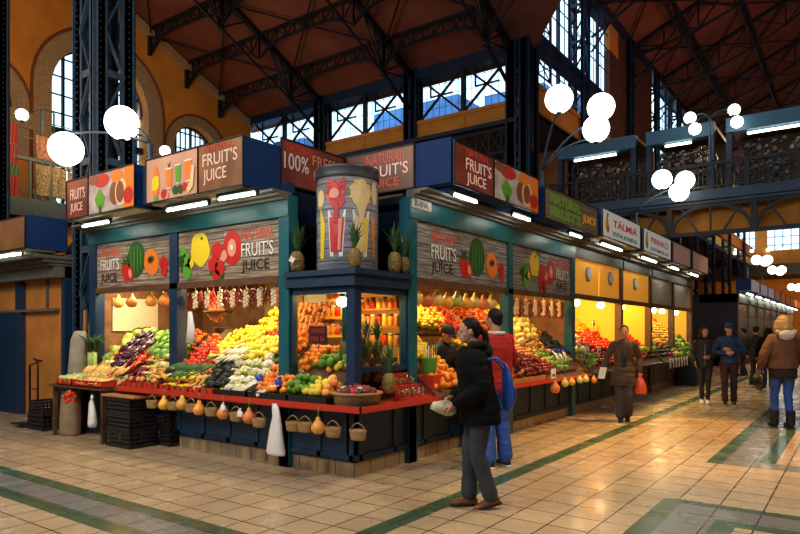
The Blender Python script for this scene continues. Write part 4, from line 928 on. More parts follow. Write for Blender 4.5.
globe_lamp((-4.0, .12), 4.35, [at(122,123,9.4), at(66,149,9.4)], 'two globe lamp rising from the left end of the juice stall', r=.245, ground=3.2)
globe_lamp((-.62, 6.5), 4.75, [at(559,99,11.5), at(601,107,11.9), at(596,129,12.1)], 'three globe lamp rising behind the green lettered sign', ground=3.2)
globe_lamp((-.35, 12.05), 4.75, [at(662,179.5,16.6), at(685,180.5,17.2), at(679,192,16.8)], 'three globe lamp above the pink signs', ground=3.2)
globe_lamp((-.3, 16.9), 5.0, [at(708.5,218.5,21), at(726,219,21.4), at(717,226.5,20.8)], 'three globe lamp at the end of the near stall row', ground=3.2)
for i, (px, py, d, lb) in enumerate(((762,260,33,'globe lamp nearest along the far stall row'), (777,270,38,'second globe lamp along the far stall row'), (795,287,47,'third globe lamp along the far stall row'))):
    c = at(px, py, d); globe_lamp((-.3, c.y), c.z-.3, [c+RT*-.28, c+RT*.28, c+Z3*-.1+RT*.0+FW*-.3], lb, ground=3.3, r=.25)
globe_lamp((at(713,122,17.4).x, YC-.12), at(713,122,17.4).z, [at(690,118,17.3), at(695,129,17), at(734,110,17.3), at(737,122,17)], 'four globe lamp standing on the gallery bridge railing', ground=6.1, r=.155, pole_r=.03)
for px, py, d, r, lb in ((22,115,17.5,.165,'small globe lamp at the upper left gallery corner'), (165,151,20,.165,'small globe lamp between the two arched windows')):
    c = at(px, py, d); globe_lamp((GX if px < 100 else GX-2.5, c.y+.3), c.z-.1, [c], lb, ground=5.0 if px > 100 else 5.02, r=r, pole_r=.025)
for k, (px, py) in enumerate(((735,253),(752,251),(768,250),(782,249))):
    mb = MB(); mb.ell((0,0,0), .16, 0, 10, 8); mb.tube([(0,0,0),(0,0,.4)], .03, 5, mi=1); solo('wall_lamp', mb, [M_globe, M_irond], ['leftmost','second','third','rightmost'][k]+' of the four small lamps on the end gallery', 'lamp', 'small lamps on the end gallery', loc=at(px, py, 62))
mb = MB(); mb.box((-9, 60.5, 6.6), (13, 66, 7.6)); struct('floor_end_gallery', mb, M_irond)

# ------------------------------------------------------------------ people
M_skin = mat('skin', (.52, .27, .17), .5, spec=.35); M_skin2 = mat('skin_warm', (.58, .30, .18), .5, spec=.35); M_eye = flat('eye_dark', (.02,.015,.012), .2); M_lip = flat('lip', (.42,.12,.10), .5)
def remesh(name, mb, mats, parent, vox, smooth=4, disp=0, local=True):
    """one continuous skin over the overlapping closed volumes"""
    me = mb.mesh(name+'_raw', mats); o = bpy.data.objects.new(name+'_raw', me); COL.objects.link(o)
    m = o.modifiers.new('r', 'REMESH'); m.mode = 'VOXEL'; m.voxel_size = vox; m.use_smooth_shade = True
    s = o.modifiers.new('s', 'SMOOTH'); s.iterations = smooth; s.factor = .5
    bpy.context.view_layer.update(); ev = o.evaluated_get(bpy.context.evaluated_depsgraph_get()); nm = bpy.data.meshes.new_from_object(ev)
    bpy.data.objects.remove(o); nm.name = name
    if disp:
        nr = [v.normal.copy() for v in nm.vertices]
        for v, nn in zip(nm.vertices, nr):
            q = v.co.copy(); v.co = q+nn*(noise.noise(V((q.x*9, q.y*9, q.z*6)))*disp+noise.noise(V((q.x*3, q.y*3, q.z*22)))*disp*.7)
    nm.materials.clear(); nm.materials.append(mats if not isinstance(mats, list) else mats[0])
    n = bpy.data.objects.new(name, nm); COL.objects.link(n); n.parent = parent; return n
def limb(mb, pts, rs, n=12):
    mb.tube(pts, rs, n)
    for p, r in zip(pts, rs): mb.ell(p, r*.99, 0, 10, 7)
def hand(mb, w, d, palm, curl=.5, s=1, side=1):
    """wrist w, direction d, palm normal, finger curl; thumb leaves the side of the palm"""
    w = V(w); d = V(d).normalized(); n = (V(palm)-d*V(palm).dot(d)).normalized(); x = d.cross(n)*side
    secs = [(w, x*.022*s, n*.016*s), (w+d*.03*s, x*.034*s, n*.017*s), (w+d*.075*s, x*.042*s, n*.015*s), (w+d*.095*s, x*.038*s, n*.012*s)]; mb.loft(secs, 12)
    for i, L in enumerate((.068, .078, .074, .058)):
        b = w+d*.085*s+x*(.030-.020*i)*s; a = curl; p1 = b+(d*math.cos(a*.6)+n*math.sin(a*.6))*L*.45*s; p2 = p1+(d*math.cos(a*1.5)+n*math.sin(a*1.5))*L*.33*s; p3 = p2+(d*math.cos(a*2.2)+n*math.sin(a*2.2))*L*.25*s
        mb.tube([b-d*.02*s, p1, p2, p3], [.0095*s, .009*s, .008*s, .006*s], 7)
    t0 = w+d*.03*s+x*.028*s; mb.tube([t0-x*.01*s, t0+(x*.7+d*.6+n*.25)*.035*s, t0+(x*.75+d*1.25+n*.6)*.045*s], [.012*s, .010*s, .007*s], 7)
def person(loc, face, H, label, pose, outfit, skin=M_skin, vox=.009, group=None):
    """body = one continuous mesh; clothes, hair and face details are its children. local: +y is ahead, +x the person's right"""
    k = H/1.75; f = V((face[0], face[1], 0)).normalized(); rz = math.atan2(-f.x, f.y)
    P = dict(lean=(0,0,0), hip=(0,0,0), knR=(.09,.03,.50), anR=(.09,-.02,.09), knL=(-.09,.03,.50), anL=(-.09,-.02,.09), elR=(.27,-.03,1.16), wrR=(.28,.08,.92), elL=(-.27,-.03,1.16), wrL=(-.28,.08,.92),
             hR=(0,.15,-1), hL=(0,.15,-1), nR=(-1,0,0), nL=(1,0,0), curl=.5, yaw=0, pitch=0, toeR=(0,1,0), toeL=(0,1,0), hl=(0,0,0)); P.update(pose)
    v = {a: V(b)*k if isinstance(b, tuple) and a not in ('hR','hL','nR','nL','toeR','toeL') else b for a, b in P.items()}
    ln = v['lean']; hp = v['hip']; sc = lambda *a: V(a)*k
    hipR, hipL = sc(.09,0,.93)+hp, sc(-.09,0,.93)+hp; shR, shL = sc(.172,0,1.395)+ln, sc(-.172,0,1.395)+ln; neck = sc(0,-.005,1.50)+ln; head = sc(0,.03,1.635)+ln+v['hl']
    HM = Matrix.Translation(head) @ Matrix.Rotation(P['yaw'], 4, 'Z') @ Matrix.Rotation(P['pitch'], 4, 'X')
    b = MB()
    hd = MB(); hd.ell((0,-.012,.02), (.074,.094,.098), 0, 18, 14); hd.ell((0,.018,-.035), (.058,.066,.075), 0, 16, 12); hd.ell((0,.062,-.085), (.026,.022,.022), 0, 10, 8)
    hd.tube([(0,.078,.012), (0,.094,-.012), (0,.106,-.030), (0,.088,-.042)], [.009,.011,.014,.010], 8); hd.ell((0,.080,-.058), (.024,.014,.012), 0, 10, 6)
    for s in (-1,1): hd.ell((s*.076,-.008,-.008), (.010,.020,.032), 0, 8, 7); hd.ell((s*.030,.070,.022), (.020,.012,.008), 0, 8, 6); hd.ell((s*.042,.045,-.028), (.022,.02,.02), 0, 8, 6)
    hd.v = [V(q)*k for q in hd.v]; b.merge(hd, HM)
    b.tube([sc(0,-.02,1.40)+ln, neck, head+sc(0,-.03,-.05)], [.062*k, .052*k, .052*k], 12)
    cx = lambda z, rx, ry, o=(0,0,0): (sc(0,0,z)+V(o), sc(rx,0,0), sc(0,ry,0))
    b.loft([cx(.84,.12,.09,hp), cx(.92,.155,.105,hp), cx(1.08,.125,.09,(ln+hp)/2), cx(1.25,.145,.10,ln*.8), cx(1.37,.15,.09,ln), cx(1.44,.09,.06,ln)], 16)
    for s, sh in (('R',shR),('L',shL)):
        e, w_ = v['el'+s], v['wr'+s]; limb(b, [sh, (sh+e)/2, e, e*.45+w_*.55, w_], [.050*k,.043*k,.036*k,.034*k,.023*k]); hand(b, w_, P['h'+s], P['n'+s], P['curl'], k, -1 if s == 'R' else 1)
    for s, h in (('R',hipR),('L',hipL)):
        kn, an = v['kn'+s], v['an'+s]; limb(b, [h, (h+kn)/2, kn, kn*.65+an*.35, an], [.078*k,.066*k,.048*k,.050*k,.032*k])
        t = V(P['toe'+s]).normalized(); b.loft([(an+sc(0,0,-.02)-t*.03*k, sc(.025,0,0), sc(0,0,.025)), (an+t*.05*k+sc(0,0,-.045), sc(.028,0,0), sc(0,0,.014)), (an+t*.11*k+sc(0,0,-.055), sc(.02,0,0), sc(0,0,.008))], 10)
    root = remesh('person', b, skin, None, vox*.75, 2); root.location = loc; root.rotation_euler = (0,0,rz); tag(root, label, 'person', group)
    # face details
    e = MB()
    for s in (-1,1): e.merge(_ell((s*.031,.078,.005), (.012,.006,.006)), None)
    e.v = [HM @ (V(q)*k) for q in e.v]; obj('eyes', e, M_eye, root, local=True)
    l = _ell((0,.092,-.059), (.020,.006,.007)); l.v = [HM @ (V(q)*k) for q in l.v]; obj('lips', l, M_lip, root, local=True)
    h = MB(); st = outfit.get('hair', 'short')
    if st != 'none':
        if st == 'long' or st == 'fluffy':
            g = 1.0 if st == 'long' else 1.18
            h.ell((0,-.025,.035), (.086*g,.100*g,.098*g), 0, 16, 12)
            for q in range(13):
                a = PI*(1.0+q/12)*1.0; x, y = .078*g*math.cos(a), .088*g*math.sin(a)-.01; h.tube([(x,y,.05), (x*1.15,y*1.15,-.06), (x*1.25,y*1.1,-.15-.02*(q % 3))], [.03*g,.034*g,.018], 7)
        else:
            h.ell((0,-.022,.034), (.082,.096,.094), 0, 16, 12); h.ell((0,-.055,-.02), (.066,.055,.06), 0, 12, 9)
            if st == 'tail': h.ell((0,-.115,.01), (.03,.03,.03), 0, 8, 6); h.tube([(0,-.11,.01), (0,-.15,-.04), (0,-.16,-.14), (.01,-.15,-.22)], [.024,.034,.030,.008], 9)
        # cut the hair away from the face
        for i, q in enumerate(h.v):
            if q.y > .045 and q.z < .075: h.v[i] = V((q.x*.8, .035, q.z))
        h.v = [HM @ (V(q)*k) for q in h.v]; hh = remesh('hair', h, outfit.get('hairm'), root, .007, 2, .004)
    if outfit.get('cap'):
        c = MB(); c.lathe([(.092,.03),(.095,.06),(.082,.105),(.05,.13),(.005,.138)], (0,-.015,0), 18, sy=1.12); c.loft([((0,.07,.045),(.07,0,0),(0,.01,.006)), ((0,.12,.04),(.062,0,0),(0,.008,.008)), ((0,.16,.03),(.03,0,0),(0,.006,.006))], 12); c.v = [HM @ (V(q)*k) for q in c.v]; obj('cap', c, outfit['cap'], root, local=True)
    # jacket
    J = outfit['jacket']; fat = J.get('fat', .03); hem = J.get('hem', .82); c = MB(); fl = J.get('flare', 0)
    T = lambda z, rx, ry, o: (sc(0,0,z)+V(o), sc(rx+fat,0,0), sc(0,ry+fat,0))
    c.loft([T(hem,.155+fl,.115+fl,hp), T((hem+1.08)/2,.15+fl*.6,.11+fl*.6,hp), T(1.08,.145,.105,(ln+hp)/2), T(1.27,.152,.11,ln*.85), T(1.38,.155,.10,ln), T(1.44,.125-fat*.2,.085-fat*.2,ln), T(1.49,.075-fat*.5,.06-fat*.4,ln)], 22)
    for s, sh in (('R',shR),('L',shL)):
        e, w_ = v['el'+s], v['wr'+s]
        sh = sh+sc(0, 0, .004)
        if J.get('sleeve', 1): limb(c, [sh, (sh+e)/2, e, (e+w_)/2, e*.1+w_*.9], [(.058+fat*.45)*k,(.055+fat*.5)*k,(.048+fat*.6)*k,(.044+fat*.5)*k,(.036+fat*.4)*k])
        else: c.ell(sh, .068*k+fat*.25, 0, 12, 8)
    c.tube([neck+sc(0,-.01,-.06), neck+sc(0,-.005,.0)], [.085*k,.072*k], 14)
    jk = remesh(J.get('name', 'jacket'), c, J['m'], root, .012, 3, J.get('wr', .008))
    if J.get('hood'):
        c = MB(); q0 = sc(0,-.115,1.46)+ln
        c.ell(q0, (.12*k,.07*k,.085*k), 0, 14, 10); c.tube([q0+sc(.125*math.cos(a*PI/6), .035+.10*math.sin(a*PI/6) if a < 7 else .035-.06*abs(math.sin(a*PI/6)), .055) for a in range(-1,8)], .034*k, 9)
        remesh('hood', c, J['hood'], root, .010, 2, .012)
    if J.get('sleevem'):
        c = MB()
        for s, sh in (('R',shR),('L',shL)):
            e, w_ = v['el'+s], v['wr'+s]; limb(c, [sh, (sh+e)/2, e, (e+w_)/2, e*.1+w_*.9], [.058*k,.055*k,.046*k,.042*k,.034*k])
        remesh('sleeves', c, J['sleevem'], root, .012, 3, .006)
    if J.get('zip'):
        c = MB(); yy = (.105+fat)*k; c.tube([sc(0,0,hem+.04)+V((0,yy+.012,0))+hp, sc(0,0,1.1)+V((0,yy+.006,0)), sc(0,0,1.36)+V((0,yy+.0,0))+ln*.9], .006, 5); obj('zip', c, J['zip'], root, local=True)
    if J.get('open'):
        c = MB(); c.loft([(sc(0,0,hem+.01)+hp+V((0,.105*k+fat+.0,0)), sc(.075,0,0), sc(0,.05,0)), (sc(0,0,1.1)+V((0,.10*k+fat-.015,0)), sc(.06,0,0), sc(0,.045,0)), (sc(0,0,1.38)+ln+V((0,.08*k+fat-.015,0)), sc(.045,0,0), sc(0,.04,0))], 14); obj('shirt', c, J['open'], root, local=True)
    # trousers
    Tm = outfit['trousers']; tf = Tm.get('fat', .014); c = MB()
    c.loft([(sc(0,0,.82)+hp, sc(.145+tf,0,0), sc(0,.105+tf,0)), (sc(0,0,.93)+hp, sc(.165+tf,0,0), sc(0,.115+tf,0)), (sc(0,0,1.04)+hp, sc(.145+tf,0,0), sc(0,.10+tf,0))], 18)
    for s, h in (('R',hipR),('L',hipL)):
        kn, an = v['kn'+s], v['an'+s]; limb(c, [h+sc(0,0,-.03), (h+kn)/2, kn, kn*.5+an*.5, an*.93+kn*.07], [(.086+tf)*k,(.074+tf)*k,(.054+tf)*k,(.052+tf)*k,(.042+tf*1.6)*k])
    remesh('trousers', c, Tm['m'], root, .011, 3, Tm.get('wr', .007))
    for s in 'RL':       # shoes with a separate sole
        an = v['an'+s]; t = V(P['toe'+s]).normalized(); x = V((t.y,-t.x,0)).normalized(); up = x.cross(t).normalized(); up = up if up.z > 0 else -up; c = MB(); hi = outfit.get('boot', 0)
        c.loft([(an-t*.075*k-up*.045*k, x*.028*k, up*.030*k), (an-t*.035*k-up*.035*k, x*.040*k, up*.045*k), (an+t*.04*k-up*.045*k, x*.044*k, up*.038*k), (an+t*.12*k-up*.055*k, x*.047*k, up*.032*k), (an+t*.18*k-up*.062*k, x*.034*k, up*.022*k)], 14)
        c.tube([an-up*.05*k, an+up*(.015+hi)*k], [.045*k+hi*.14,.044*k+hi*.18], 12); remesh('shoe', c, outfit['shoe'], root, .008, 2)
        c = MB(); c.loft([(an-t*.085*k-up*.078*k, x*.030*k, t*.0+up*.012*k), (an+t*.05*k-up*.080*k, x*.046*k, up*.011*k), (an+t*.13*k-up*.080*k, x*.046*k, up*.010*k), (an+t*.185*k-up*.078*k, x*.022*k, up*.009*k)], 12); obj('sole', c, outfit.get('sole', M_black), root, local=True)
    root['_k'] = k
    return root, Matrix.Translation(V(loc)) @ Matrix.Rotation(rz, 4, 'Z'), k
def _ell(c, r): m = MB(); m.ell(c, r, 0, 10, 6); return m
H_dark = mat('dark_hair', (.007,.0045,.0035), .6, bump=.25, bscale=50, spec=.2); H_brown = mat('brown_hair', (.035,.018,.010), .6, bump=.3, bscale=50, spec=.2); H_blond = mat('blond_hair', (.50,.32,.13), .5, bump=1, bscale=45, mott=.3, mscale=22)
C_black = mat('black_padded_cloth', (.0025,.0025,.0035), .8, bump=.5, bscale=18, spec=.15); C_grey = mat('grey_trousers', (.030,.036,.052), .8, bump=.4, bscale=20, mott=.15); C_red = mat('red_vest_cloth', (.34, .005, .004), .85, bump=.4, bscale=12); C_jean = mat('blue_denim', (.025,.085,.36), .75, bump=.5, bscale=30, mott=.25)
C_brown = mat('brown_coat_cloth', (.060,.034,.018), .75, bump=.4, bscale=14); C_dk = mat('dark_cloth', (.014,.013,.015), .75, bump=.4, bscale=16); C_navy = mat('navy_sweater', (.015,.045,.12), .8, bump=.5, bscale=30); C_maroon = mat('dark_maroon_trousers', (.040,.012,.010), .75, bump=.3, bscale=16); C_fur = mat('pale_fleece', (.62,.60,.58), .95, bump=1, bscale=60); C_tan = mat('brown_suede', (.15,.065,.028), .85, bump=.5, bscale=16, mott=.25)
L_brown = mat('brown_leather', (.17,.065,.022), .4, bump=.3, bscale=20); L_black = mat('black_leather', (.01,.01,.011), .35); S_white = mat('white_canvas', (.75,.73,.70), .6); C_fd = mat('dark_fur_trim', (.006,.005,.005), .95, bump=1, bscale=60)
# woman in the foreground
wface = -RT*1.0+FW*-.05
r1, M1, k1 = person((1.66, -.24, 0), wface, 1.71, 'woman in a black jacket walking past the counter holding a paper packet',
    dict(lean=(0,.06,0), hip=(0,-.01,0), knR=(.08,.08,.50), anR=(.06,.08,.09), knL=(-.08,.03,.50), anL=(-.06,-.10,.11), toeL=(0,1,-.25), elR=(.25,-.02,1.13), wrR=(.13,.22,1.02), elL=(-.27,.0,1.13), wrL=(-.15,.24,.98), hR=(-.5,.9,-.2), hL=(.5,.9,-.3), nR=(-.5,0,-1), nL=(.5,0,-1), curl=.7, pitch=-.10, hl=(0,.01,0)),
    dict(hair='tail', hairm=H_dark, jacket=dict(m=C_black, fat=.062, hem=.78, hood=C_fd, wr=.014, flare=.02), trousers=dict(m=C_grey, fat=.022), shoe=L_brown), vox=.008)
def put(M, p): return M @ V(p)
b = MB(); b.loft([((0,-.14,0),(.10,0,0),(0,.01,.04)), ((0,-.06,.0),(.085,0,0),(0,.0,.07)), ((0,.02,.01),(.08,0,0),(0,0,.085)), ((0,.09,.0),(.05,0,0),(0,0,.06)), ((0,.12,.0),(.02,0,0),(0,0,.03))], 14)
for v_ in b.v: v_ += V((noise.noise(v_*30)*.012, noise.noise(v_*25)*.012, noise.noise(v_*28)*.012))
o = solo('paper_packet', b, mat('pale_yellow_paper', (.60,.56,.36), .6, mott=.3, mscale=20), 'crumpled pale paper packet held by the woman in the black jacket', 'packet', loc=put(M1, (.0,.31,.90))); o.scale = (.85,.85,.85); o.rotation_euler = (-.25, 0, math.atan2(-wface.x, wface.y)+PI)
t = thing('backpack', 'blue backpack on the back of the woman in the black jacket', 'backpack', put(M1, (0,-.255,.93))); t.scale = (.80,.62,.95); t.rotation_euler = (0,0,math.atan2(-wface.x, wface.y))
C_bp = mat('blue_nylon', (.015,.09,.42), .45, bump=.4, bscale=16); b = MB(); b.loft([((0,0,-.05),(.12,0,0),(0,.05,0)), ((0,-.02,.02),(.15,0,0),(0,.085,0)), ((0,-.01,.2),(.145,0,0),(0,.075,0)), ((0,.02,.34),(.12,0,0),(0,.05,0)), ((0,.04,.40),(.06,0,0),(0,.02,0))], 16); obj('body', b, C_bp, t, local=True)
b = MB(); b.loft([((0,-.09,.03),(.10,0,0),(0,.03,0)), ((0,-.10,.12),(.10,0,0),(0,.03,0)), ((0,-.08,.18),(.09,0,0),(0,.02,0))], 12); obj('pocket', b, C_bp, t, local=True)
for s in (-1,1):
    b = MB(); b.tube([(s*.12,.03,.34), (s*.15,.09,.40), (s*.155,.20,.45), (s*.16,.33,.44), (s*.16,.50,.36)], .014, 7); obj('strap', b, C_bp, t, local=True)
# man in the red vest, seen from behind
person((.98, 1.42, 0), (-.88,.48), 1.86, 'man in a red vest and blue jeans standing at the counter with his back turned',
    dict(lean=(0,.02,0), knR=(.10,.03,.50), anR=(.11,-.02,.09), knL=(-.10,.03,.50), anL=(-.12,-.04,.09), elR=(.27,.03,1.16), wrR=(.16,.26,1.05), elL=(-.27,.03,1.16), wrL=(-.15,.26,1.02), hR=(-.4,1,0), hL=(.4,1,0), yaw=.3),
    dict(hair='short', hairm=H_dark, jacket=dict(name='vest', m=C_red, fat=.05, hem=.86, sleeve=0, sleevem=C_red, wr=.012), trousers=dict(m=C_jean, fat=.03), shoe=L_black, sole=S_white))
b = MB(); b.tube([V((.98,1.42,0))+V((.09*math.cos(a), .09*math.sin(a), 1.575)) for a in [q*PI/6 for q in range(13)]], .022, 8); solo('white_scarf', b, C_fur, 'white scarf round the neck of the man in the red vest', 'scarf')
# person in the dark coat with a red bag
wf = (CM-V((1.1,6.1,0))); wf.z = 0
r3, M3, k3 = person((1.08, 6.12, 0), wf, 1.70, 'person in an open dark brown coat walking with a red bag and papers',
    dict(lean=(0,.03,0), knR=(.07,.05,.50), anR=(.06,.06,.09), knL=(-.07,.12,.51), anL=(-.06,-.10,.13), toeL=(0,1,-.35), elR=(.30,-.02,1.17), wrR=(.37,.06,.93), elL=(-.26,-.04,1.15), wrL=(-.26,.05,.90), pitch=-.05),
    dict(hair='short', hairm=H_brown, jacket=dict(name='coat', m=C_brown, fat=.026, hem=.66, flare=.07, open=mat('black_jumper', (.008,.008,.009), .8), wr=.014), trousers=dict(m=mat('brown_grey_trousers', (.05,.040,.034), .8, bump=.3, bscale=16), fat=.03), shoe=L_black), skin=M_skin2, vox=.010)
b = bagmesh(.19, .36, .13); p = put(M3, (-.27, .06, .50)); solo('plastic_bag', b, mat('red_orange_bag', (.75,.08,.02), .35, bump=.7, bscale=14), 'red plastic bag hanging from the hand of the person in brown', 'bag', loc=p)
b = MB(); b.obox((0,0,0), (.06,0,0), (0,.004,0), (.02,0,.10)); o = solo('folded_paper', b, M_white, 'folded white paper held by the person in the brown coat', 'paper', loc=put(M3, (.36, .15, .86)))
# couple
cf = CM-V((1.7,9.9,0)); cf.z = 0
person((1.70, 9.95, 0), cf+V((.0,0,0)), 1.68, 'young woman in a dark jacket and white sneakers walking beside the man in a cap',
    dict(knR=(.07,.04,.50), anR=(.06,-.02,.09), knL=(-.07,.12,.52), anL=(-.06,.10,.10), elR=(.25,-.06,1.15), wrR=(.20,.12,.98), elL=(-.25,.0,1.15), wrL=(-.10,.20,1.08), yaw=.35, pitch=-.1, hL=(.6,.6,0)),
    dict(hair='long', hairm=H_brown, jacket=dict(m=C_dk, fat=.03, hem=.84, zip=M_chrome, hood=C_fd), trousers=dict(m=C_dk, fat=.002), shoe=S_white, sole=S_white), vox=.011)
person((2.17, 10.0, 0), cf+V((.1,0,0)), 1.76, 'man in a navy sweater and cap folding his arms while walking',
    dict(knR=(.09,.10,.51), anR=(.08,.08,.10), knL=(-.09,.03,.50), anL=(-.09,-.05,.09), elR=(.30,.02,1.15), wrR=(.06,.22,1.12), elL=(-.30,.02,1.15), wrL=(-.02,.22,1.20), hR=(-.8,.4,.1), hL=(.8,.4,.1), nR=(0,-1,0), nL=(0,-1,0), yaw=.4, pitch=-.15),
    dict(hair='short', hairm=H_brown, cap=C_navy, jacket=dict(name='sweater', m=C_navy, fat=.025, hem=.90), trousers=dict(m=C_maroon, fat=.015), shoe=L_black, sole=S_white), skin=M_skin2, vox=.011)
# blond woman from behind
bl = FW+RT*.1
r6, M6, k6 = person((3.43, 7.0, 0), bl, 1.83, 'blond woman in a brown jacket with a pale collar seen from behind',
    dict(knR=(.08,.02,.50), anR=(.10,-.02,.09), knL=(-.09,.10,.51), anL=(-.12,.03,.09), elR=(.29,.03,1.16), wrR=(.25,.16,.98), elL=(-.30,-.02,1.15), wrL=(-.30,.08,.94)),
    dict(hair='fluffy', hairm=H_blond, jacket=dict(m=C_tan, fat=.055, hem=.93, hood=C_fur, flare=.015), trousers=dict(m=C_jean, fat=.010), shoe=C_dk, boot=.16), vox=.011)
b = MB(); b.loft([((0,0,hh_),(rx,0,0),(0,ry,0)) for hh_, rx, ry in ((-.02,.17,.06), (0.04,.175,.065), (.5*k6,.165,.06))][:0] or [(V((0,0,.78))*k6, V((.20,0,0))*k6, V((0,.15,0))*k6), (V((0,0,.86))*k6, V((.205,0,0))*k6, V((0,.155,0))*k6), (V((0,0,.98))*k6, V((.20,0,0))*k6, V((0,.15,0))*k6)], 20); obj('sweater_hem', b, C_dk, r6, local=True)
t = thing('handbag', 'round black handbag hanging at the left side of the blond woman', 'bag', put(M6, (-.40,-.02,.66))); b = MB(); b.ell((0,0,.10), (.07,.17,.15), 0, 16, 12); obj('body', b, L_black, t, local=True); b = MB(); b.tube([(0,-.10,.22), (0.02,-.07,.36), (.05,0,.42), (.02,.07,.36), (0,.10,.22)], .010, 6); obj('handle', b, L_black, t, local=True)
t.rotation_euler = (0,0,math.atan2(-bl.x, bl.y))
# vendor leaning behind the produce
person((-.34, 2.20, 0), (.75,-.2), 1.74, 'vendor in a black cap bending over the fruit behind the counter',
    dict(lean=(0,.12,-.04), elR=(.26,.10,1.16), wrR=(.18,.32,1.10), elL=(-.26,.10,1.16), wrL=(-.18,.30,1.12), hR=(0,1,-.2), hL=(0,1,-.2), pitch=-.5, hl=(0,.06,-.03)),
    dict(hair='short', hairm=H_dark, cap=C_dk, jacket=dict(m=C_dk, fat=.02, hem=.85), trousers=dict(m=C_dk), shoe=L_black), skin=M_skin2, vox=.011)
# distant passers-by down the hall
for i, (px, py, H, face, lb, jm, tm, hs) in enumerate(((756,386,1.74,(.3,1),'person in black walking away just behind the man in the cap',C_dk,C_dk,'short'), (768,389,1.70,(-.2,1),'person in a dark coat left of the blond woman',C_black,C_dk,'long'), (744,376,1.7,(-.8,.3),'distant person in a dark brown jacket turned to the far stalls',C_brown,C_dk,'short'))):
    q = CM+(at(px, py, 1)-CM)*(1.6/((py-HY)/FP))
    person((q.x, q.y, 0), face, H, lb, dict(anR=(.09,.12,.09), knR=(.09,.10,.51), anL=(-.09,-.12,.12)), dict(hair=hs, hairm=H_dark, jacket=dict(m=jm, fat=.04, hem=.75), trousers=dict(m=tm), shoe=L_black), vox=.016)
for o in bpy.data.objects:
    if '_k' in o: del o['_k']

# ------------------------------------------------------------------ produce
def fm(name, c, rough=.38, var=.18, hue=.012, bump=0, bs=60, mott=0, ms=6, coat=.0): return mat(name, c, rough, var=var, hue=hue, bump=bump, bscale=bs, mott=mott, mscale=ms, coat=coat)
F_or = fm('orange_peel', (.90, .27, .012), .42, bump=.15, bs=90); F_ma = fm('mandarin_peel', (.88, .20, .01), .42); F_le = fm('lemon_peel', (.90, .66, .02), .4); F_li = fm('lime_peel', (.10, .28, .02), .35)
F_to = fm('tomato_skin', (.72, .035, .01), .22, hue=.01); F_ap = fm('dark_apple_skin', (.22, .015, .012), .25, .35, .02); F_ca = fm('cabbage_leaf', (.52, .62, .10), .5, mott=.25, ms=9); F_ga = fm('green_leaf', (.16, .34, .05), .5, .3, mott=.4, ms=10)
F_cf = fm('cauliflower_curd', (.86, .81, .62), .7, .06, bump=.4, bs=26); F_eg = fm('aubergine_skin', (.045, .008, .035), .2, .3); F_pe = fm('pepper_skin', (.80, .10, .01), .25, .2, .02); F_ye = fm('yellow_squash_skin', (.80, .58, .05), .4, .15)
F_av = fm('avocado_skin', (.018, .028, .02), .5, .4, bump=.5, bs=80); F_pc = fm('peach_skin', (.88, .34, .09), .5, .15, .02); F_po = fm('root_skin', (.55, .32, .12), .7, .2, mott=.3, ms=12); F_car = fm('carrot_skin', (.85, .24, .02), .5); F_rad = fm('white_root', (.82, .74, .55), .5, .08)
F_zu = fm('courgette_skin', (.05, .15, .03), .35, .3, mott=.3, ms=20); F_cu = fm('yellow_pepper_skin', (.80, .62, .03), .3, .15, .03); F_ban = fm('banana_peel', (.86, .60, .05), .45, .12); F_gr = fm('red_grape', (.22, .012, .03), .2, .3, .03)
F_me = fm('melon_rind', (.80, .62, .18), .5, .15, mott=.2, ms=8); F_pap = fm('papaya_rind', (.62, .30, .08), .45, .3, .03); F_pin = mat('pineapple_rind', (.20, .13, .025), .6, var=.2, bump=1, bscale=30, mott=.5, mscale=22); F_leaf = mat('dark_leaf', (.045, .13, .04), .5, var=.25)
F_stem = mat('green_stem', (.12, .22, .04), .6); F_bst = mat('brown_stem', (.14, .08, .03), .7); F_lw = fm('leek_white', (.82, .82, .62), .45, .06); F_bl = mat('blue_wrap', (.04, .05, .42), .4); F_gbo = fm('gourd_skin', (.85, .38, .06), .4, .2, .03, mott=.2, ms=9)
def P_sphere(m, sq=1, stem=None, n=10, k=7):
    b = MB(); b.ell((0,0,0), (1, 1, sq), 0, n, k)
    if stem: b.tube([(0,0,sq*.85), (.05,.05,sq*1.25)], .12, 5, 1)
    return b, [m, stem or m]
def P_lemon():
    b = MB(); n = 10; pr = [(.02,-1.35), (.22,-1.18), (.62,-.8), (.9,-.35), (.95,.05), (.85,.5), (.5,.92), (.2,1.15), (.02,1.3)]; q = MB(); q.lathe(pr, (0,0,0), n)
    b.merge(q, Matrix.Rotation(PI/2, 4, 'Y')); return b, [F_le]
def P_apple(m):
    b = MB(); b.lathe([(.02,-.78), (.3,-.88), (.65,-.75), (.95,-.25), (1,.15), (.8,.65), (.45,.85), (.15,.72), (.02,.6)], (0,0,0), 12); b.tube([(0,0,.6), (.1,.05,1.05)], .07, 5, 1); return b, [m, F_bst]
def P_cabbage(m, m2):
    b = MB(); b.ell((0,0,0), (.86,.86,.8), 0, 12, 9)
    for k in range(8):       # wrapped outer leaves
        a = k*2.4; q = MB(); vs = []; fs = []
        for i in range(5):
            for j in range(5):
                th = -.5+1.9*i/4; ph = (j-2)*.36; r = .92+.12*(i/4)**2*(1 if k % 2 else .6)+.03*math.sin(j*2+k); vs.append((r*math.cos(ph)*math.cos(th-.6), r*math.sin(ph), r*math.sin(th-.6)*.95))
        fs = [(i*5+j, i*5+j+1, (i+1)*5+j+1, (i+1)*5+j) for i in range(4) for j in range(4)]; q.add(vs, fs, 1 if k % 3 == 0 else 0, True); b.merge(q, Matrix.Rotation(a, 4, 'Z'))
    return b, [m, m2]
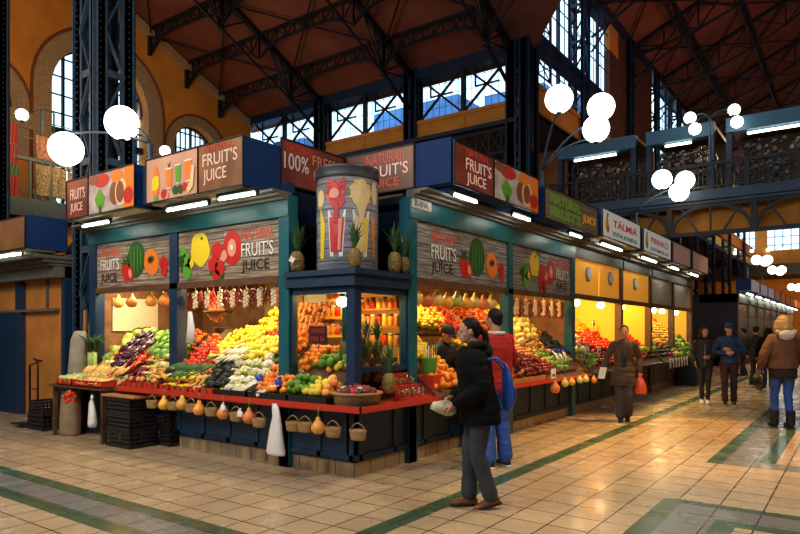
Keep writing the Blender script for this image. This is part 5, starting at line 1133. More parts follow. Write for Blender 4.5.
def P_cauli():
    b = MB(); rnd = random.Random(3)
    b.ell((0,0,-.1), (.7,.7,.55), 0, 10, 7)
    for k in range(22):
        a = k*2.4; z = 1-k/22*1.1; r = math.sqrt(max(0, 1-z*z)); b.ell((.62*r*math.cos(a), .62*r*math.sin(a), .5*z), .30, 0, 7, 5)
    for k in range(7):
        a = k*.9; b.ell((.66*math.cos(a), .66*math.sin(a), -.5), (.28,.28,.3), 1, 6, 5)
    return b, [F_cf, F_ca]
def P_long(m, pr, m2=None, n=9, bend=.0):
    b = MB(); b.tube([(x, bend*(1-x*x), 0) for x, r in pr], [r for x, r in pr], n)
    if m2: b.tube([(pr[-1][0]-.02, 0, 0), (pr[-1][0]+.2, .02, .03)], [.09, .05], 6, 1)
    return b, [m, m2 or m]
def P_bunch(m, stem):
    b = MB(); rnd = random.Random(5)
    for k in range(34):
        t = rnd.random(); r = .55*(1-t*.7); a = rnd.random()*6.28; b.ell((-.8+1.7*t, r*math.cos(a), r*math.sin(a)*.7), .19, 0, 6, 5)
    b.tube([(-.9,0,0), (-1.3,.05,.15)], .06, 5, 1); return b, [m, stem]
def P_leeks():
    b = MB()
    for k in range(5): b.tube([(-1, (k-2)*.12, .05*(k % 2)), (.3, (k-2)*.11, .1), (1.0, (k-2)*.16, .12)], [.10, .085, .12], 7, 0 if k % 2 else 0)
    b.lathe([(.34,-.12), (.36,0), (.34,.12)], (0,0,0), 12, 1); q = MB(); q.lathe([(.36,-.2), (.40,0), (.5,.22)], (0,0,0), 12, 1); b2 = MB(); b2.merge(b); b2.v = b2.v[:len(b2.v)-36]; b2.f = [f for f in b2.f if max(f) < len(b2.v)]; b2.m = b2.m[:len(b2.f)]; b2.sm = b2.sm[:len(b2.f)]
    b2.merge(q, Matrix.Translation((.85, 0, .1)) @ Matrix.Rotation(PI/2, 4, 'Y'))
    for k in range(9): a = k*.7; b2.tube([(1.0, .3*math.cos(a), .1+.3*math.sin(a)), (1.25, .42*math.cos(a), .1+.4*math.sin(a))], [.12, .02], 5, 1)
    return b2, [F_lw, F_bl]
def P_bananas():
    b = MB()
    for k in range(5):
        o = (k-2)*.18; b.tube([(-.95, .1+o*.4, 0), (-.5, -.15+o, .1), (0, -.22+o, .15), (.5, -.1+o, .1), (.95, .25+o, 0)], [.04, .13, .15, .13, .03], 6)
    return b, [F_ban]
def P_leafy():
    b = MB(); rnd = random.Random(9)
    for k in range(16):
        a = rnd.random()*6.28; q = MB(); w_ = rnd.uniform(.16,.3); L = rnd.uniform(.7,1.1); e = rnd.uniform(.1,1.1)
        c = V((math.cos(a)*math.cos(e), math.sin(a)*math.cos(e), math.sin(e))); s = V((-math.sin(a), math.cos(a), 0))
        q.add([(0,0,0), tuple(c*L*.5+s*w_), tuple(c*L-Z3*.12), tuple(c*L*.5-s*w_), tuple(c*L*.5+Z3*.06)], [(0,1,4),(1,2,4),(2,3,4),(3,0,4)], 0, True); b.merge(q)
    b.ell((0,0,.1), (.4,.4,.3), 0, 8, 6); return b, [F_ga]
PROTO = {
 'orange': P_sphere(F_or, .96), 'mandarin': P_sphere(F_ma, .85), 'lemon': P_lemon(), 'lime': P_sphere(F_li, .92), 'tomato': P_sphere(F_to, .82, F_stem), 'apple': P_apple(F_ap), 'red_apple': P_apple(fm('red_apple_skin', (.58,.04,.02), .25, .2, .03)),
 'cabbage': P_cabbage(F_ca, F_ga), 'lettuce': P_cabbage(F_ga, F_ca), 'cauliflower': P_cauli(), 'aubergine': P_long(F_eg, [(-1,.05),(-.9,.3),(-.5,.42),(0,.34),(.5,.24),(.85,.2),(1,.08)], F_stem, bend=.2),
 'pepper': P_long(F_pe, [(-1,.03),(-.7,.2),(-.2,.36),(.4,.44),(.8,.4),(1,.12)], F_stem), 'yellow_pepper': P_long(F_cu, [(-1,.05),(-.6,.25),(0,.4),(.6,.42),(.95,.2)], F_stem), 'squash': P_long(fm('butternut_skin', (.85,.48,.14), .4), [(-1,.1),(-.85,.4),(-.5,.52),(-.1,.4),(.3,.27),(.8,.28),(1,.08)], F_bst),
 'avocado': P_long(F_av, [(-1,.06),(-.85,.45),(-.4,.7),(.1,.62),(.6,.38),(1,.12)], None), 'plum': P_sphere(fm('plum_skin', (.05,.01,.04), .3, .4), 1.1), 'peach': P_sphere(F_pc, .95), 'carrot': P_long(F_car, [(-1,.01),(-.5,.09),(.3,.15),(.9,.18),(1,.08)], F_stem),
 'parsnip': P_long(fm('parsnip_skin', (.86,.55,.16), .5, .1), [(-1,.01),(-.5,.08),(.3,.15),(.9,.19),(1,.08)]), 'potato': P_long(F_po, [(-1,.1),(-.7,.5),(0,.68),(.7,.5),(1,.1)]), 'radish': P_long(F_rad, [(-1,.02),(-.6,.12),(0,.2),(.7,.2),(1,.05)], F_stem),
 'courgette': P_long(F_zu, [(-1,.06),(-.9,.16),(0,.2),(.85,.15),(1,.06)], F_stem), 'banana_bunch': P_bananas(), 'grape_bunch': P_bunch(F_gr, F_bst), 'melon': P_sphere(F_me, .9, F_bst, 14, 10), 'papaya': P_long(F_pap, [(-1,.05),(-.85,.35),(-.3,.55),(.3,.46),(.8,.28),(1,.1)]),
 'leek_bundle': P_leeks(), 'chard_bunch': P_leafy(), 'kohlrabi': P_sphere(fm('kohlrabi_skin', (.62,.66,.26), .5), .9, F_stem), 'pear': P_long(fm('pear_skin', (.66,.56,.08), .4, .15), [(-1,.1),(-.8,.5),(-.35,.68),(.2,.48),(.7,.28),(1,.08)], F_bst), 'mango': P_long(fm('mango_skin', (.88,.48,.04), .4, .12, .03), [(-1,.1),(-.7,.5),(0,.72),(.6,.55),(1,.1)]),
 'quince': P_sphere(fm('quince_skin', (.86,.72,.06), .45), 1.05), 'grapefruit': P_sphere(fm('grapefruit_peel', (.90,.42,.08), .45, .15, .03), .93), 'fig': P_sphere(fm('dark_fig_skin', (.10,.03,.05), .5, .4), 1.15),
}
PMESH = {}
def pmesh(k):
    if k not in PMESH: b, ms = PROTO[k]; PMESH[k] = b.mesh(k, ms)
    return PMESH[k]
PLACED = []           # kind, position, matrix, size, label, group
OCC = {}
def free(p, r):
    c = (int(p.x//.25), int(p.y//.25))
    for i in (-1,0,1):
        for j in (-1,0,1):
            for q, s in OCC.get((c[0]+i, c[1]+j), ()):
                if (q-p).length < (r+s)*.86: return False
    return True
def occupy(p, r): OCC.setdefault((int(p.x//.25), int(p.y//.25)), []).append((p.copy(), r))
def inpoly(x, y, P):
    c = False; j = len(P)-1
    for i in range(len(P)):
        if (P[i][1] > y) != (P[j][1] > y) and x < (P[j][0]-P[i][0])*(y-P[i][1])/(P[j][1]-P[i][1])+P[i][0]: c = not c
        j = i
    return c
LRECT = [(-5.15,-3.32,-.30,.62), (-3.08,-2.34,-.30,.72), (-2.34,-1.18,-.30,1.16), (-1.18,-.12,-.30,-.07), (-.93,-.14,.07,.38)]
RRECT = [(1.2,1.82,-.56,.28), (2.78,3.58,-1.28,.28), (1.2,3.58,-1.32,-.64), (1.86,2.75,.12,.28), (3.87,6.28,-1.28,.28)]
RFAR = [(6.68,9.32,-1.15,.28), (9.78,11.85,-1.15,.28), (12.28,14.35,-1.15,.28), (14.65,16.8,-1.15,.28)]
eL1, eL2 = V((1,0,0)), V((0,1,SLP)).normalized(); eR1, eR2 = V((0,1,0)), V((-1,0,SLR)).normalized()
EXCL = [(206,285),(284,285),(284,300),(262,312),(236,330),(222,340),(212,328)]
def zone(pl, kind, r, poly, label, group, du=None, ds=None, orient=0, layers=1, jit=.15, rects=None, skip=0, lift=0):
    rnd = random.Random(len(PLACED)+len(kind)); e1, e2 = (eL1, eL2) if pl == 'L' else (eR1, eR2); n = e1.cross(e2)
    du = du or 2*r*1.0; ds = ds or du*.88; rects = rects or (LRECT if pl == 'L' else RRECT)
    for lay in range(layers):
        i = 0; s = r*.6+lay*ds*.5
        while s < 2.1:
            u = (-5.3 if pl == 'L' else 1.1)+(i % 2)*du/2+lay*du*.5
            while u < (.35 if pl == 'L' else 17):
                uu, ss = u+rnd.uniform(-jit, jit)*du, s+rnd.uniform(-jit, jit)*ds
                if pl == 'L': p = V((uu, -.33, .87))+e2*ss; ok = any(a <= p.x <= b and c <= p.y <= d for a, b, c, d in rects)
                else: p = V((.33, uu, .87))+e2*ss; ok = any(a <= p.y <= b and c <= p.x <= d for a, b, c, d in rects)
                p = p+n*(r*(.35 if not orient else .2)-.03+lay*r*1.35+lift)
                if ok:
                    x, y, d = proj(p)
                    if inpoly(x, y, poly) and not (pl == 'L' and inpoly(x, y, EXCL)) and rnd.random() >= skip+(.25 if lay else 0) and (lay or free(p, min(du, ds)*.5)):
                        if not lay: occupy(p, min(du, ds)*.5)
                        B = Matrix((e1, e2, n)).transposed()
                        if orient == 1: Q = B @ Matrix.Rotation(PI/2+rnd.uniform(-.25,.25), 3, 'Z') @ Matrix.Rotation(rnd.uniform(0,6), 3, 'X')
                        elif orient == 2: Q = B @ Matrix.Rotation(rnd.uniform(-.3,.3), 3, 'Z') @ Matrix.Rotation(rnd.uniform(0,6), 3, 'X')
                        elif orient == 3: Q = B @ Matrix.Rotation(rnd.uniform(-.5,.5), 3, 'X') @ Matrix.Rotation(rnd.uniform(-.5,.5), 3, 'Y') @ Matrix.Rotation(rnd.uniform(0,6.28), 3, 'Z')
                        elif orient == 4: Q = B @ Matrix.Rotation(PI/4+rnd.uniform(-.15,.15), 3, 'Z')
                        else: Q = Matrix.Rotation(rnd.uniform(0,6.28), 3, 'Z') @ Matrix.Rotation(rnd.uniform(-.9,.9), 3, 'X') @ Matrix.Rotation(rnd.uniform(-.9,.9), 3, 'Y')
                        PLACED.append((kind, p.copy(), Q, r*rnd.uniform(.92,1.08), label, group))
                u += du
            s += ds; i += 1
ALL = [(-50,200),(900,200),(900,500),(-50,500)]
# --- left face, left window
zone('L','cabbage',.095,[(98,352),(112,338),(118,322),(140,318),(176,318),(176,332),(150,334),(138,338),(120,350),(108,362),(98,366)],'pale green cabbage on the high left pile of the juice stall','cabbages on the high left pile',layers=1,du=.18)
zone('L','aubergine',.085,[(112,362),(130,340),(150,330),(156,340),(140,352),(128,366)],'shiny dark aubergine in the diagonal band left of the first post','aubergines left of the first post',du=.075,ds=.17,orient=1,layers=2)
zone('L','pepper',.06,[(112,366),(122,352),(148,348),(152,360),(130,370)],'orange red pepper heaped under the aubergines','orange red peppers',du=.055,ds=.12,orient=1,layers=2)
zone('L','lettuce',.10,[(146,366),(140,350),(152,330),(176,328),(176,352)],'green lettuce head beside the first stall post','green lettuce heads',du=.17,orient=3)
zone('L','grape_bunch',.10,[(122,376),(128,362),(150,362),(146,378)],'dark red grape bunch between the lettuces and the crates','dark red grape bunches',du=.14,orient=3)
zone('L','parsnip',.085,[(138,378),(146,360),(170,360),(174,378)],'pale orange root heaped right of the red grapes','pale orange roots',du=.045,ds=.14,orient=2,layers=2)
zone('L','parsnip',.085,[(80,384),(86,366),(128,364),(124,384)],'yellow root on the tray over the red crates','yellow roots on the leftmost board',du=.045,ds=.14,orient=1,layers=2)
# --- left face, second window
zone('L','lime',.036,[(178,356),(178,338),(190,334),(200,346),(190,356)],'green lime beside the hanging white paper','limes beside the white paper',layers=2)
zone('L','tomato',.036,[(182,366),(184,352),(196,342),(212,338),(222,350),(212,364)],'red tomato in the heap right of the first post','tomatoes right of the first post',layers=2)
zone('L','mandarin',.036,[(190,346),(186,322),(200,318),(226,326),(228,336),(214,344)],'small mandarin high in the second window','mandarins in the second window',layers=2)
zone('L','lemon',.036,[(210,356),(222,342),(250,326),(283,300),(283,326),(262,336),(240,346),(220,358)],'bright lemon in the long diagonal band of the second window','lemons in the diagonal band',layers=2)
zone('L','radish',.085,[(216,362),(224,350),(240,346),(246,352),(236,364)],'pale root between the lemons and the dark avocados','pale roots under the lemons',du=.045,ds=.13,orient=4,layers=2)
zone('L','cauliflower',.085,[(228,392),(232,376),(240,362),(262,352),(276,356),(274,368),(258,380),(246,392)],'white cauliflower right of the dark avocados','cauliflowers in front of the blue wraps',du=.17,orient=0)
zone('L','avocado',.05,[(200,390),(214,370),(222,356),(240,356),(238,368),(230,380),(228,392)],'dark avocado in the pile left of the cauliflowers','dark avocados',du=.066,ds=.08,orient=3,layers=2)
zone('L','quince',.04,[(240,360),(244,346),(262,338),(280,336),(280,352),(262,356)],'yellow quince above the cauliflowers','yellow quinces above the cauliflowers',layers=2)
zone('L','red_apple',.036,[(244,346),(262,332),(284,322),(284,336),(262,340)],'red and pink apple under the end of the lemon band','apples under the lemon band',layers=1)
zone('L','squash',.085,[(190,388),(196,372),(214,362),(228,360),(220,374),(206,388)],'orange squash lying left of the dark avocados','orange squashes',du=.085,ds=.17,orient=4)
zone('L','courgette',.09,[(168,380),(172,366),(196,362),(214,356),(216,364),(196,374)],'green courgette under the red tomatoes','courgettes under the tomatoes',du=.05,ds=.16,orient=4,layers=2)
zone('L','yellow_pepper',.07,[(148,388),(158,376),(178,374),(196,374),(192,388)],'long yellow pepper at the tray edge right of the first post','yellow peppers at the tray edge',du=.055,ds=.12,orient=2,layers=2)
zone('L','leek_bundle',.15,[(238,394),(252,380),(282,360),(292,360),(286,378),(262,394)],'white leek bundle with a deep blue wrap','blue wrapped leek bundles',du=.17,ds=.26,orient=4,lift=.03)
zone('L','courgette',.07,[(270,362),(276,350),(288,350),(288,364)],'dark courgette beside the corner post','courgettes beside the corner post',du=.045,ds=.12,orient=4)
# --- corner
zone('L','lime',.052,[(284,402),(290,386),(306,370),(326,356),(348,352),(346,364),(326,372),(312,388),(304,404)],'green lime in the diagonal band at the corner','large limes at the corner',layers=2)
zone('L','orange',.040,[(254,400),(262,380),(288,360),(300,352),(310,350),(330,350),(318,362),(300,374),(290,386),(286,404)],'orange in the heap left of the corner limes','oranges left of the corner limes',layers=2)
zone('L','orange',.040,[(295,352),(296,334),(350,326),(350,350),(326,354),(305,352)],'orange in the heap inside the corner glass','oranges inside the corner glass',layers=2)
zone('L','quince',.043,[(296,408),(304,392),(318,376),(340,364),(346,362),(338,374),(324,388),(312,408)],'yellow quince in the diagonal band beside the wicker basket','quinces beside the wicker basket',layers=2)
zone('L','grapefruit',.044,[(310,410),(322,390),(336,374),(350,362),(366,366),(366,410)],'pinkish grapefruit heaped against the wicker basket','grapefruits against the wicker basket',layers=2)
# --- right face, first window
zone('R','quince',.040,[(411,322),(411,296),(420,294),(446,320),(438,330),(424,326)],'yellow quince in the steep band behind the vendor','quinces behind the vendor',layers=2)
zone('R','tomato',.038,[(414,300),(426,290),(462,322),(454,334),(440,326)],'red tomato in the steep band behind the vendor','tomatoes behind the vendor',layers=2)
zone('R','mandarin',.036,[(424,294),(430,280),(476,290),(500,316),(490,330),(462,326)],'mandarin on the steep bank left of the man in red','mandarins on the steep bank',layers=2)
zone('R','pear',.045,[(470,300),(476,284),(508,284),(508,330),(492,330)],'yellow pear beside the post behind the man in red','pears behind the man in red',orient=3,layers=1,du=.075)
zone('R','orange',.044,[(424,400),(424,356),(432,346),(462,346),(462,400)],'orange in the heap under the lemons by the straw pail','oranges by the straw pail',layers=2)
zone('R','lemon',.040,[(411,356),(411,328),(430,330),(470,346),(468,372),(430,358)],'lemon in the pile between the vendor and the straw pail','lemons between vendor and straw pail',layers=2)
zone('R','orange',.042,[(440,400),(440,326),(512,326),(512,400)],'orange on the board behind the two customers','oranges behind the two customers',layers=1)
# --- right face, second window
zone('R','melon',.085,[(506,345),(508,318),(528,316),(536,336),(524,346)],'round pale melon just right of the man in red','pale melons right of the man in red',du=.18)
zone('R','banana_bunch',.11,[(508,318),(508,298),(540,300),(570,302),(572,330),(548,322),(530,322)],'bunch of bananas high in the fourth window','banana bunches in the fourth window',du=.15,ds=.2,orient=2)
zone('R','mango',.055,[(524,326),(548,318),(566,326),(562,334),(540,334)],'yellow mango under the bananas of the fourth window','yellow mangoes in the fourth window',du=.08,orient=3)
zone('R','papaya',.10,[(526,350),(530,334),(548,334),(554,350),(540,356)],'brown orange papaya in the fourth window','papayas in the fourth window',du=.13,ds=.18,orient=2)
zone('R','avocado',.055,[(540,340),(544,330),(570,334),(572,352),(556,352)],'dark avocado left of the teal stall post','dark avocados by the teal post',du=.08,orient=3,layers=2)
zone('R','leek_bundle',.13,[(548,356),(548,344),(566,346),(566,360)],'white leek bundle under the teal stall post','leek bundles on the right face',du=.2,ds=.3,orient=4,lift=.04)
zone('R','apple',.042,[(512,380),(512,354),(530,356),(550,364),(552,382)],'dark red apple in the heap over the long wooden tray','dark red apples over the wooden tray',layers=2)
zone('R','lettuce',.07,[(524,356),(540,350),(566,360),(566,370),(540,366)],'small green lettuce over the dark apples','small lettuces on the right face',du=.13,orient=3)
zone('R','fig',.035,[(530,384),(548,366),(574,362),(576,384)],'dark fig in the heap at the front of the right counter','dark figs at the front',layers=1)
zone('R','peach',.042,[(508,384),(508,300),(574,300),(574,384)],'peach filling the right counter near the teal post','peaches near the teal post',layers=1)
# --- the further stalls
zone('R','mandarin',.045,[(573,332),(573,308),(600,310),(604,322),(590,334)],'mandarin on the bank of the second stall','mandarins of the second stall',rects=RFAR,du=.1)
zone('R','tomato',.05,[(578,344),(584,328),(606,330),(622,330),(622,346),(600,350)],'red tomato on the front bank of the second stall','tomatoes of the second stall',rects=RFAR,du=.1,layers=2)
zone('R','lemon',.045,[(592,334),(596,318),(616,320),(616,332)],'lemon between the mandarins and tomatoes of the second stall','lemons of the second stall',rects=RFAR,du=.1)
zone('R','cauliflower',.08,[(568,352),(570,334),(584,336),(590,350)],'white cauliflower at the near end of the second stall','cauliflowers of the second stall',rects=RFAR,du=.2)
zone('R','chard_bunch',.10,[(566,366),(570,346),(592,350),(600,362),(590,370)],'leafy green bunch at the front of the second stall','green bunches of the second stall',rects=RFAR,du=.17)
zone('R','apple',.048,[(590,372),(596,348),(625,345),(625,372)],'dark red apple at the front of the second stall','dark apples of the second stall',rects=RFAR,du=.11)
zone('R','tomato',.05,[(626,346),(628,322),(646,322),(650,334),(640,348)],'tomato on the bank behind the walking person','tomatoes behind the walking person',rects=RFAR,du=.12)
zone('R','mango',.06,[(648,340),(648,322),(664,322),(672,336),(664,344)],'yellow mango on the bank of the last near stall','mangoes of the last near stall',rects=RFAR,du=.14)
zone('R','cabbage',.09,[(636,354),(640,338),(656,340),(656,352)],'pale cabbage right of the walking person','cabbages right of the walking person',rects=RFAR,du=.2)
zone('R','avocado',.06,[(644,362),(648,344),(672,346),(668,360)],'dark avocado low on the last near stall','avocados of the last near stall',rects=RFAR,du=.15)
zone('R','lettuce',.10,[(655,362),(664,340),(682,336),(692,352),(676,362)],'green lettuce at the end of the near stall row','lettuces at the end of the row',rects=RFAR,du=.22)
zone('R','peach',.06,[(668,350),(672,326),(696,326),(696,350)],'orange fruit at the far end of the near stall row','orange fruits at the row end',rects=RFAR,du=.14)
zone('R','red_apple',.055,ALL,'red apple filling the banks of the further stalls','red apples of the further stalls',rects=RFAR,du=.14)
# --- filling of the bare patches
zone('L','kohlrabi',.05,[(96,390),(96,300),(178,300),(178,392)],'pale kohlrabi filling the left board','kohlrabis on the left board',du=.11)
zone('L','yellow_pepper',.06,[(176,392),(176,300),(262,300),(262,392)],'yellow pepper among the piles of the second window','yellow peppers of the second window',du=.09,ds=.1,orient=1)
zone('L','peach',.042,ALL,'peach among the piles near the corner','peaches near the corner',du=.09)
cap = {}; SEEN = [q for q in PLACED if -10 < proj(q[1])[0] < 810]
SEEN.sort(key=lambda q: proj(q[1])[2])
kcount = {}; over = {}
for kind, p, Q, r, lb, gp in SEEN:
    kcount[kind] = kcount.get(kind, 0)+1
    if kcount[kind] > 300: over.setdefault(kind, []).append((p, Q, r)); continue
    o = bpy.data.objects.new(kind, pmesh(kind)); COL.objects.link(o); o.location = p; o.rotation_euler = Q.to_euler(); o.scale = (r, r, r); tag(o, lb, kind.replace('_', ' '), gp)
for kind, L in over.items():
    b, ms = PROTO[kind]; mb = MB()
    for p, Q, r in L: mb.merge(b, Matrix.Translation(p) @ Q.to_4x4() @ Matrix.Scale(r, 4))
    tag(obj(kind+'_heap', mb, ms), 'heap of %ss farther back on the stalls' % kind.replace('_', ' '), kind.replace('_', ' '), kind='stuff')
print('PRODUCE', len(SEEN), {k: v for k, v in kcount.items() if v > 150})

def onY(px, py, y):
    r = at(px, py, 1)-CM; return CM+r*((y-CM.y)/r.y)
def onX(px, py, x):
    r = at(px, py, 1)-CM; return CM+r*((x-CM.x)/r.x)
# ------------------------------------------------------------------ pineapples
def pineapple(p, s, label, group=None, tilt=0, leaf=1):
    t = thing('pineapple', label, 'pineapple', p, group)
    b = MB(); b.lathe([(.02,0), (.05,.01), (.064,.06), (.067,.11), (.060,.17), (.042,.20), (.01,.21)], (0,0,0), 14); b.v = [V(x)*s for x in b.v]; obj('body', b, F_pin, t, local=True)
    c = MB()
    for k in range(26):
        a = k*2.4; L = (.14+.14*(1-k/26)*.6+.09*(k % 3)/2)*leaf; out = .2+.9*(k/26); z0 = .195+.01*(k % 3)
        d = V((math.cos(a)*out*.5, math.sin(a)*out*.5, 1)).normalized(); sd = V((-math.sin(a), math.cos(a), 0))*.013; q0 = V((0,0,z0)); q1 = q0+d*L*.6; q2 = q0+d*L+V((math.cos(a), math.sin(a), -.3))*.06*out
        c.add([tuple(q0-sd), tuple(q0+sd), tuple(q1+sd), tuple(q1-sd), tuple(q2)], [(0,1,2,3),(3,2,4)], 0, False)
    c.v = [V(x)*s for x in c.v]; obj('crown', c, F_leaf, t, local=True)
    t.rotation_euler = (tilt, 0, random.uniform(0, 6)); return t
for x, y, s, lb in ((-.95,.10,1.15,'leftmost pineapple on the booth roof left of the drum'), (-.86,-.02,1.2,'pineapple with a white tag left of the printed drum'), (-.02,.02,1.1,'single pineapple standing in front of the printed drum'), (.02,.70,1.2,'pineapple right of the printed drum'), (.04,.86,1.0,'rightmost pineapple on the booth roof')):
    pineapple((x, y, 2.28), s, lb)
c_tag = MB(); c_tag.box((-.03,-.002,-.03), (.03,.002,.03)); o = solo('price_tag', c_tag, c_wht, 'small white tag on the pineapple left of the drum', 'tag', loc=(-.83,-.13,2.42)); o.rotation_euler = (0, .5, .5)
# ------------------------------------------------------------------ wicker baskets and gourds hung below the shelf edge
def hang_basket(p, label, w=.17):
    t = thing('hanging_basket', label, 'basket', p, 'baskets hung along the shelf edge'); b = MB()
    b.lathe([(w*.42,0), (w*.46,.02), (w*.52,.09), (w*.54,.10), (w*.48,.10), (w*.42,.03), (.01,.02)], p, 14, sy=.6); obj('bowl', b, M_wick, t)
    h = MB(); q = V(p); h.tube([q+V((-w*.5,0,.1)), q+V((-w*.25,0,.15)), q+V((0,0,.17)), q+V((w*.25,0,.15)), q+V((w*.5,0,.1))], .006, 5); obj('handle', h, M_wick, t)
def hang_gourd(p, label, s=.075, m=F_gbo, name='gourd', cat='gourd', g='orange gourds hung along the shelf edge'):
    t = thing(name, label, cat, p, g); b = MB(); b.lathe([(.02,-1.0), (.6,-.9), (1,-.3), (.95,.2), (.6,.7), (.34,1.0), (.3,1.3), (.1,1.45)], (0,0,0), 12); b.v = [V(x)*s for x in b.v]; obj('body', b, m, t, local=True)
    st = MB(); st.tube([(0,0,s*1.4), (.01,0,s*1.4+.10)], .007, 5); obj('stem', st, F_stem, t, local=True)
hb = [(152,408,'b'),(164,404,'g'),(173,410,'b'),(182,404,'g'),(191,412,'b'),(199,409,'g'),(211,416,'b'),(223,413,'g'),(236,421,'b'),(249,417,'g'),(259,427,'b'),(293,431,'b'),(305,432,'b'),(318,427,'g'),(333,437,'b'),(358,440,'b')]
wb = ['leftmost','second','third','fourth','fifth','sixth','seventh','eighth','ninth','last']; bi = gi = 0
for px, py, k in hb:
    p = onY(px, py, -.47)
    if k == 'b': hang_basket(p, '%s small wicker basket hung under the red shelf edge' % wb[min(bi, 9)], .19); bi += 1
    else: hang_gourd(p, '%s orange gourd hung under the red shelf edge' % wb[gi]); gi += 1
M_bag = mat('white_plastic_bag', (.82, .80, .80), .4, bump=.6, bscale=14)
p = onY(276, 455, -.50); b = MB(); b.loft([((0,0,0),(.12,0,0),(0,.05,0)), ((.0,0,.03),(.125,0,0),(0,.055,0)), ((0,0,.25),(.085,0,0),(0,.05,0)), ((.01,0,.42),(.05,0,0),(0,.035,0)), ((0,0,.50),(.055,0,0),(0,.03,0)), ((-.02,0,.56),(.03,0,0),(0,.02,0))], 18); b.v = [v+V((noise.noise(v*19)*.02, noise.noise(v*27)*.02, 0)) for v in b.v]; solo('plastic_bag', b, M_bag, 'roll of white plastic bags hung at the stall post', 'bag', loc=p)
p = onY(92, 427, -.62); solo('plastic_bag', bagmesh(.14, .45, .1), M_bag, 'narrow white plastic bag hung left of the black crates', 'bag', loc=p)
for px, py, lb in ((223,408,'small white plastic bag knotted between hanging baskets'), (240,414,'white tag card hung beside the ninth basket')):
    solo('plastic_bag', bagmesh(.09, .10, .05), M_bag, lb, 'bag', loc=onY(px, py+3, -.49))
b = MB(); b.loft([((0,0,0),(.09,0,0),(0,.008,0)), ((.02,0,.2),(.08,0,0),(0,.012,0)), ((.0,0,.42),(.045,0,0),(0,.01,0))], 10); solo('paper_sheet', b, M_white, 'white paper sheet hung beside the first stall post', 'paper', loc=onY(190, 343, -.08))
# ------------------------------------------------------------------ crates, sacks and trolley at the left end
def crate(p, label, size=(.58,.40,.22), m=M_blackpl, group='black plastic crates stacked at the left end', name='plastic_crate'):
    t = thing(name, label, 'crate', p, group); w_, d, h = size; b = MB(); x0, y0, z0 = p
    b.box((x0,y0,z0), (x0+w_,y0+d,z0+.015)); 
    for k in range(4):
        z = z0+.02+k*(h-.03)/3.3; hh = .032
        for a, c in (((x0,y0,z),(x0+w_,y0+.012,z+hh)), ((x0,y0+d-.012,z),(x0+w_,y0+d,z+hh)), ((x0,y0,z),(x0+.012,y0+d,z+hh)), ((x0+w_-.012,y0,z),(x0+w_,y0+d,z+hh))): b.box(a, c)
    obj('body', b, m, t); b = MB(); n = 8
    for k in range(n+1):
        for y in (y0+.002, y0+d-.014): b.box((x0+w_*k/n-.008, y, z0), (x0+w_*k/n+.008, y+.012, z0+h-.01))
    for k in range(6):
        for x in (x0+.002, x0+w_-.014): b.box((x, y0+d*k/5-.008, z0), (x+.012, y0+d*k/5+.008, z0+h-.01))
    obj('ribs', b, m, t); b = MB(); z = z0+h
    for a, c in (((x0-.01,y0-.01,z-.03),(x0+w_+.01,y0+.015,z)), ((x0-.01,y0+d-.015,z-.03),(x0+w_+.01,y0+d+.01,z)), ((x0-.01,y0,z-.03),(x0+.015,y0+d,z)), ((x0+w_-.015,y0,z-.03),(x0+w_+.01,y0+d,z))): b.box(a, c)
    obj('rim', b, m, t)
cw = ['bottom crate','second crate from the bottom','third crate from the bottom','top crate']
for k in range(3): crate((-4.10, -.50, k*.225), '%s of the black stack left of the tiled plinth' % cw[k if k < 2 else 3])
for k in range(3): crate((-3.88, -.06, k*.225), '%s of the shadowed black stack behind the front one' % cw[k if k < 2 else 3], size=(.62,.42,.22))
b = MB(); b.box((-4.2, -.52, .69), (-3.38, .3, .72)); solo('board', b, M_wood, 'wooden board laid on the stacked black crates', 'board')
# table with orange sided trays at the left end
t = thing('side_table', 'dark trestle table under the leftmost produce trays', 'table', (-4.9, -.3, 0)); b = MB(); b.box((-5.62, -.55, .76), (-4.15, .0, .79)); obj('table_top', b, M_dwood, t)
for x in (-5.61, -4.25):
    b = MB(); b.box((x, -.1, 0), (x+.05, -.05, .76)); obj('leg', b, M_dwood, t); b = MB(); b.box((x, -.5, .0), (x+.05, -.45, .76)); obj('leg', b, M_dwood, t)
for x0, x1, lb in ((-5.42,-4.98,'leftmost red slatted tray of small yellow squashes'), (-4.94,-4.58,'red slatted tray between the two leftmost ones'), (-4.54,-4.16,'red sided tray at the end of the side table')): tray(x0, x1, y0=-.54, y1=-.1, z=.79, h=.10, label=lb)
rnd = random.Random(4)
for x0, x1, kd, r, lb, g in ((-5.40,-5.0,'kohlrabi',.045,'small pale squash on the leftmost tray','pale squashes on the leftmost tray'), (-4.92,-4.18,'parsnip',.09,'yellow root piled on the side table trays','yellow roots on the side table')):
    x = x0+r*.7
    while x < x1-r*.5:
        for j in range(4 if kd == 'kohlrabi' else 3):
            for l in range(2):
                o = bpy.data.objects.new(kd, pmesh(kd)); COL.objects.link(o); o.location = (x+rnd.uniform(-.01,.01), -.48+j*(.1 if kd == 'kohlrabi' else .12), .84+l*.05+j*.012); o.scale = (r,r,r); o.rotation_euler = (rnd.uniform(-.3,.3), rnd.uniform(-.2,.2), rnd.uniform(1.2,1.9)); tag(o, lb, 'squash' if r < .05 else 'root', g)
        x += .085 if kd == 'kohlrabi' else .045
M_burl = mat('burlap', (.34, .24, .14), .9, mott=.2, mscale=8, bump=.8, bscale=90); M_burlp = mat('pale_burlap', (.42, .36, .28), .9, mott=.2, mscale=8, bump=.8, bscale=90)
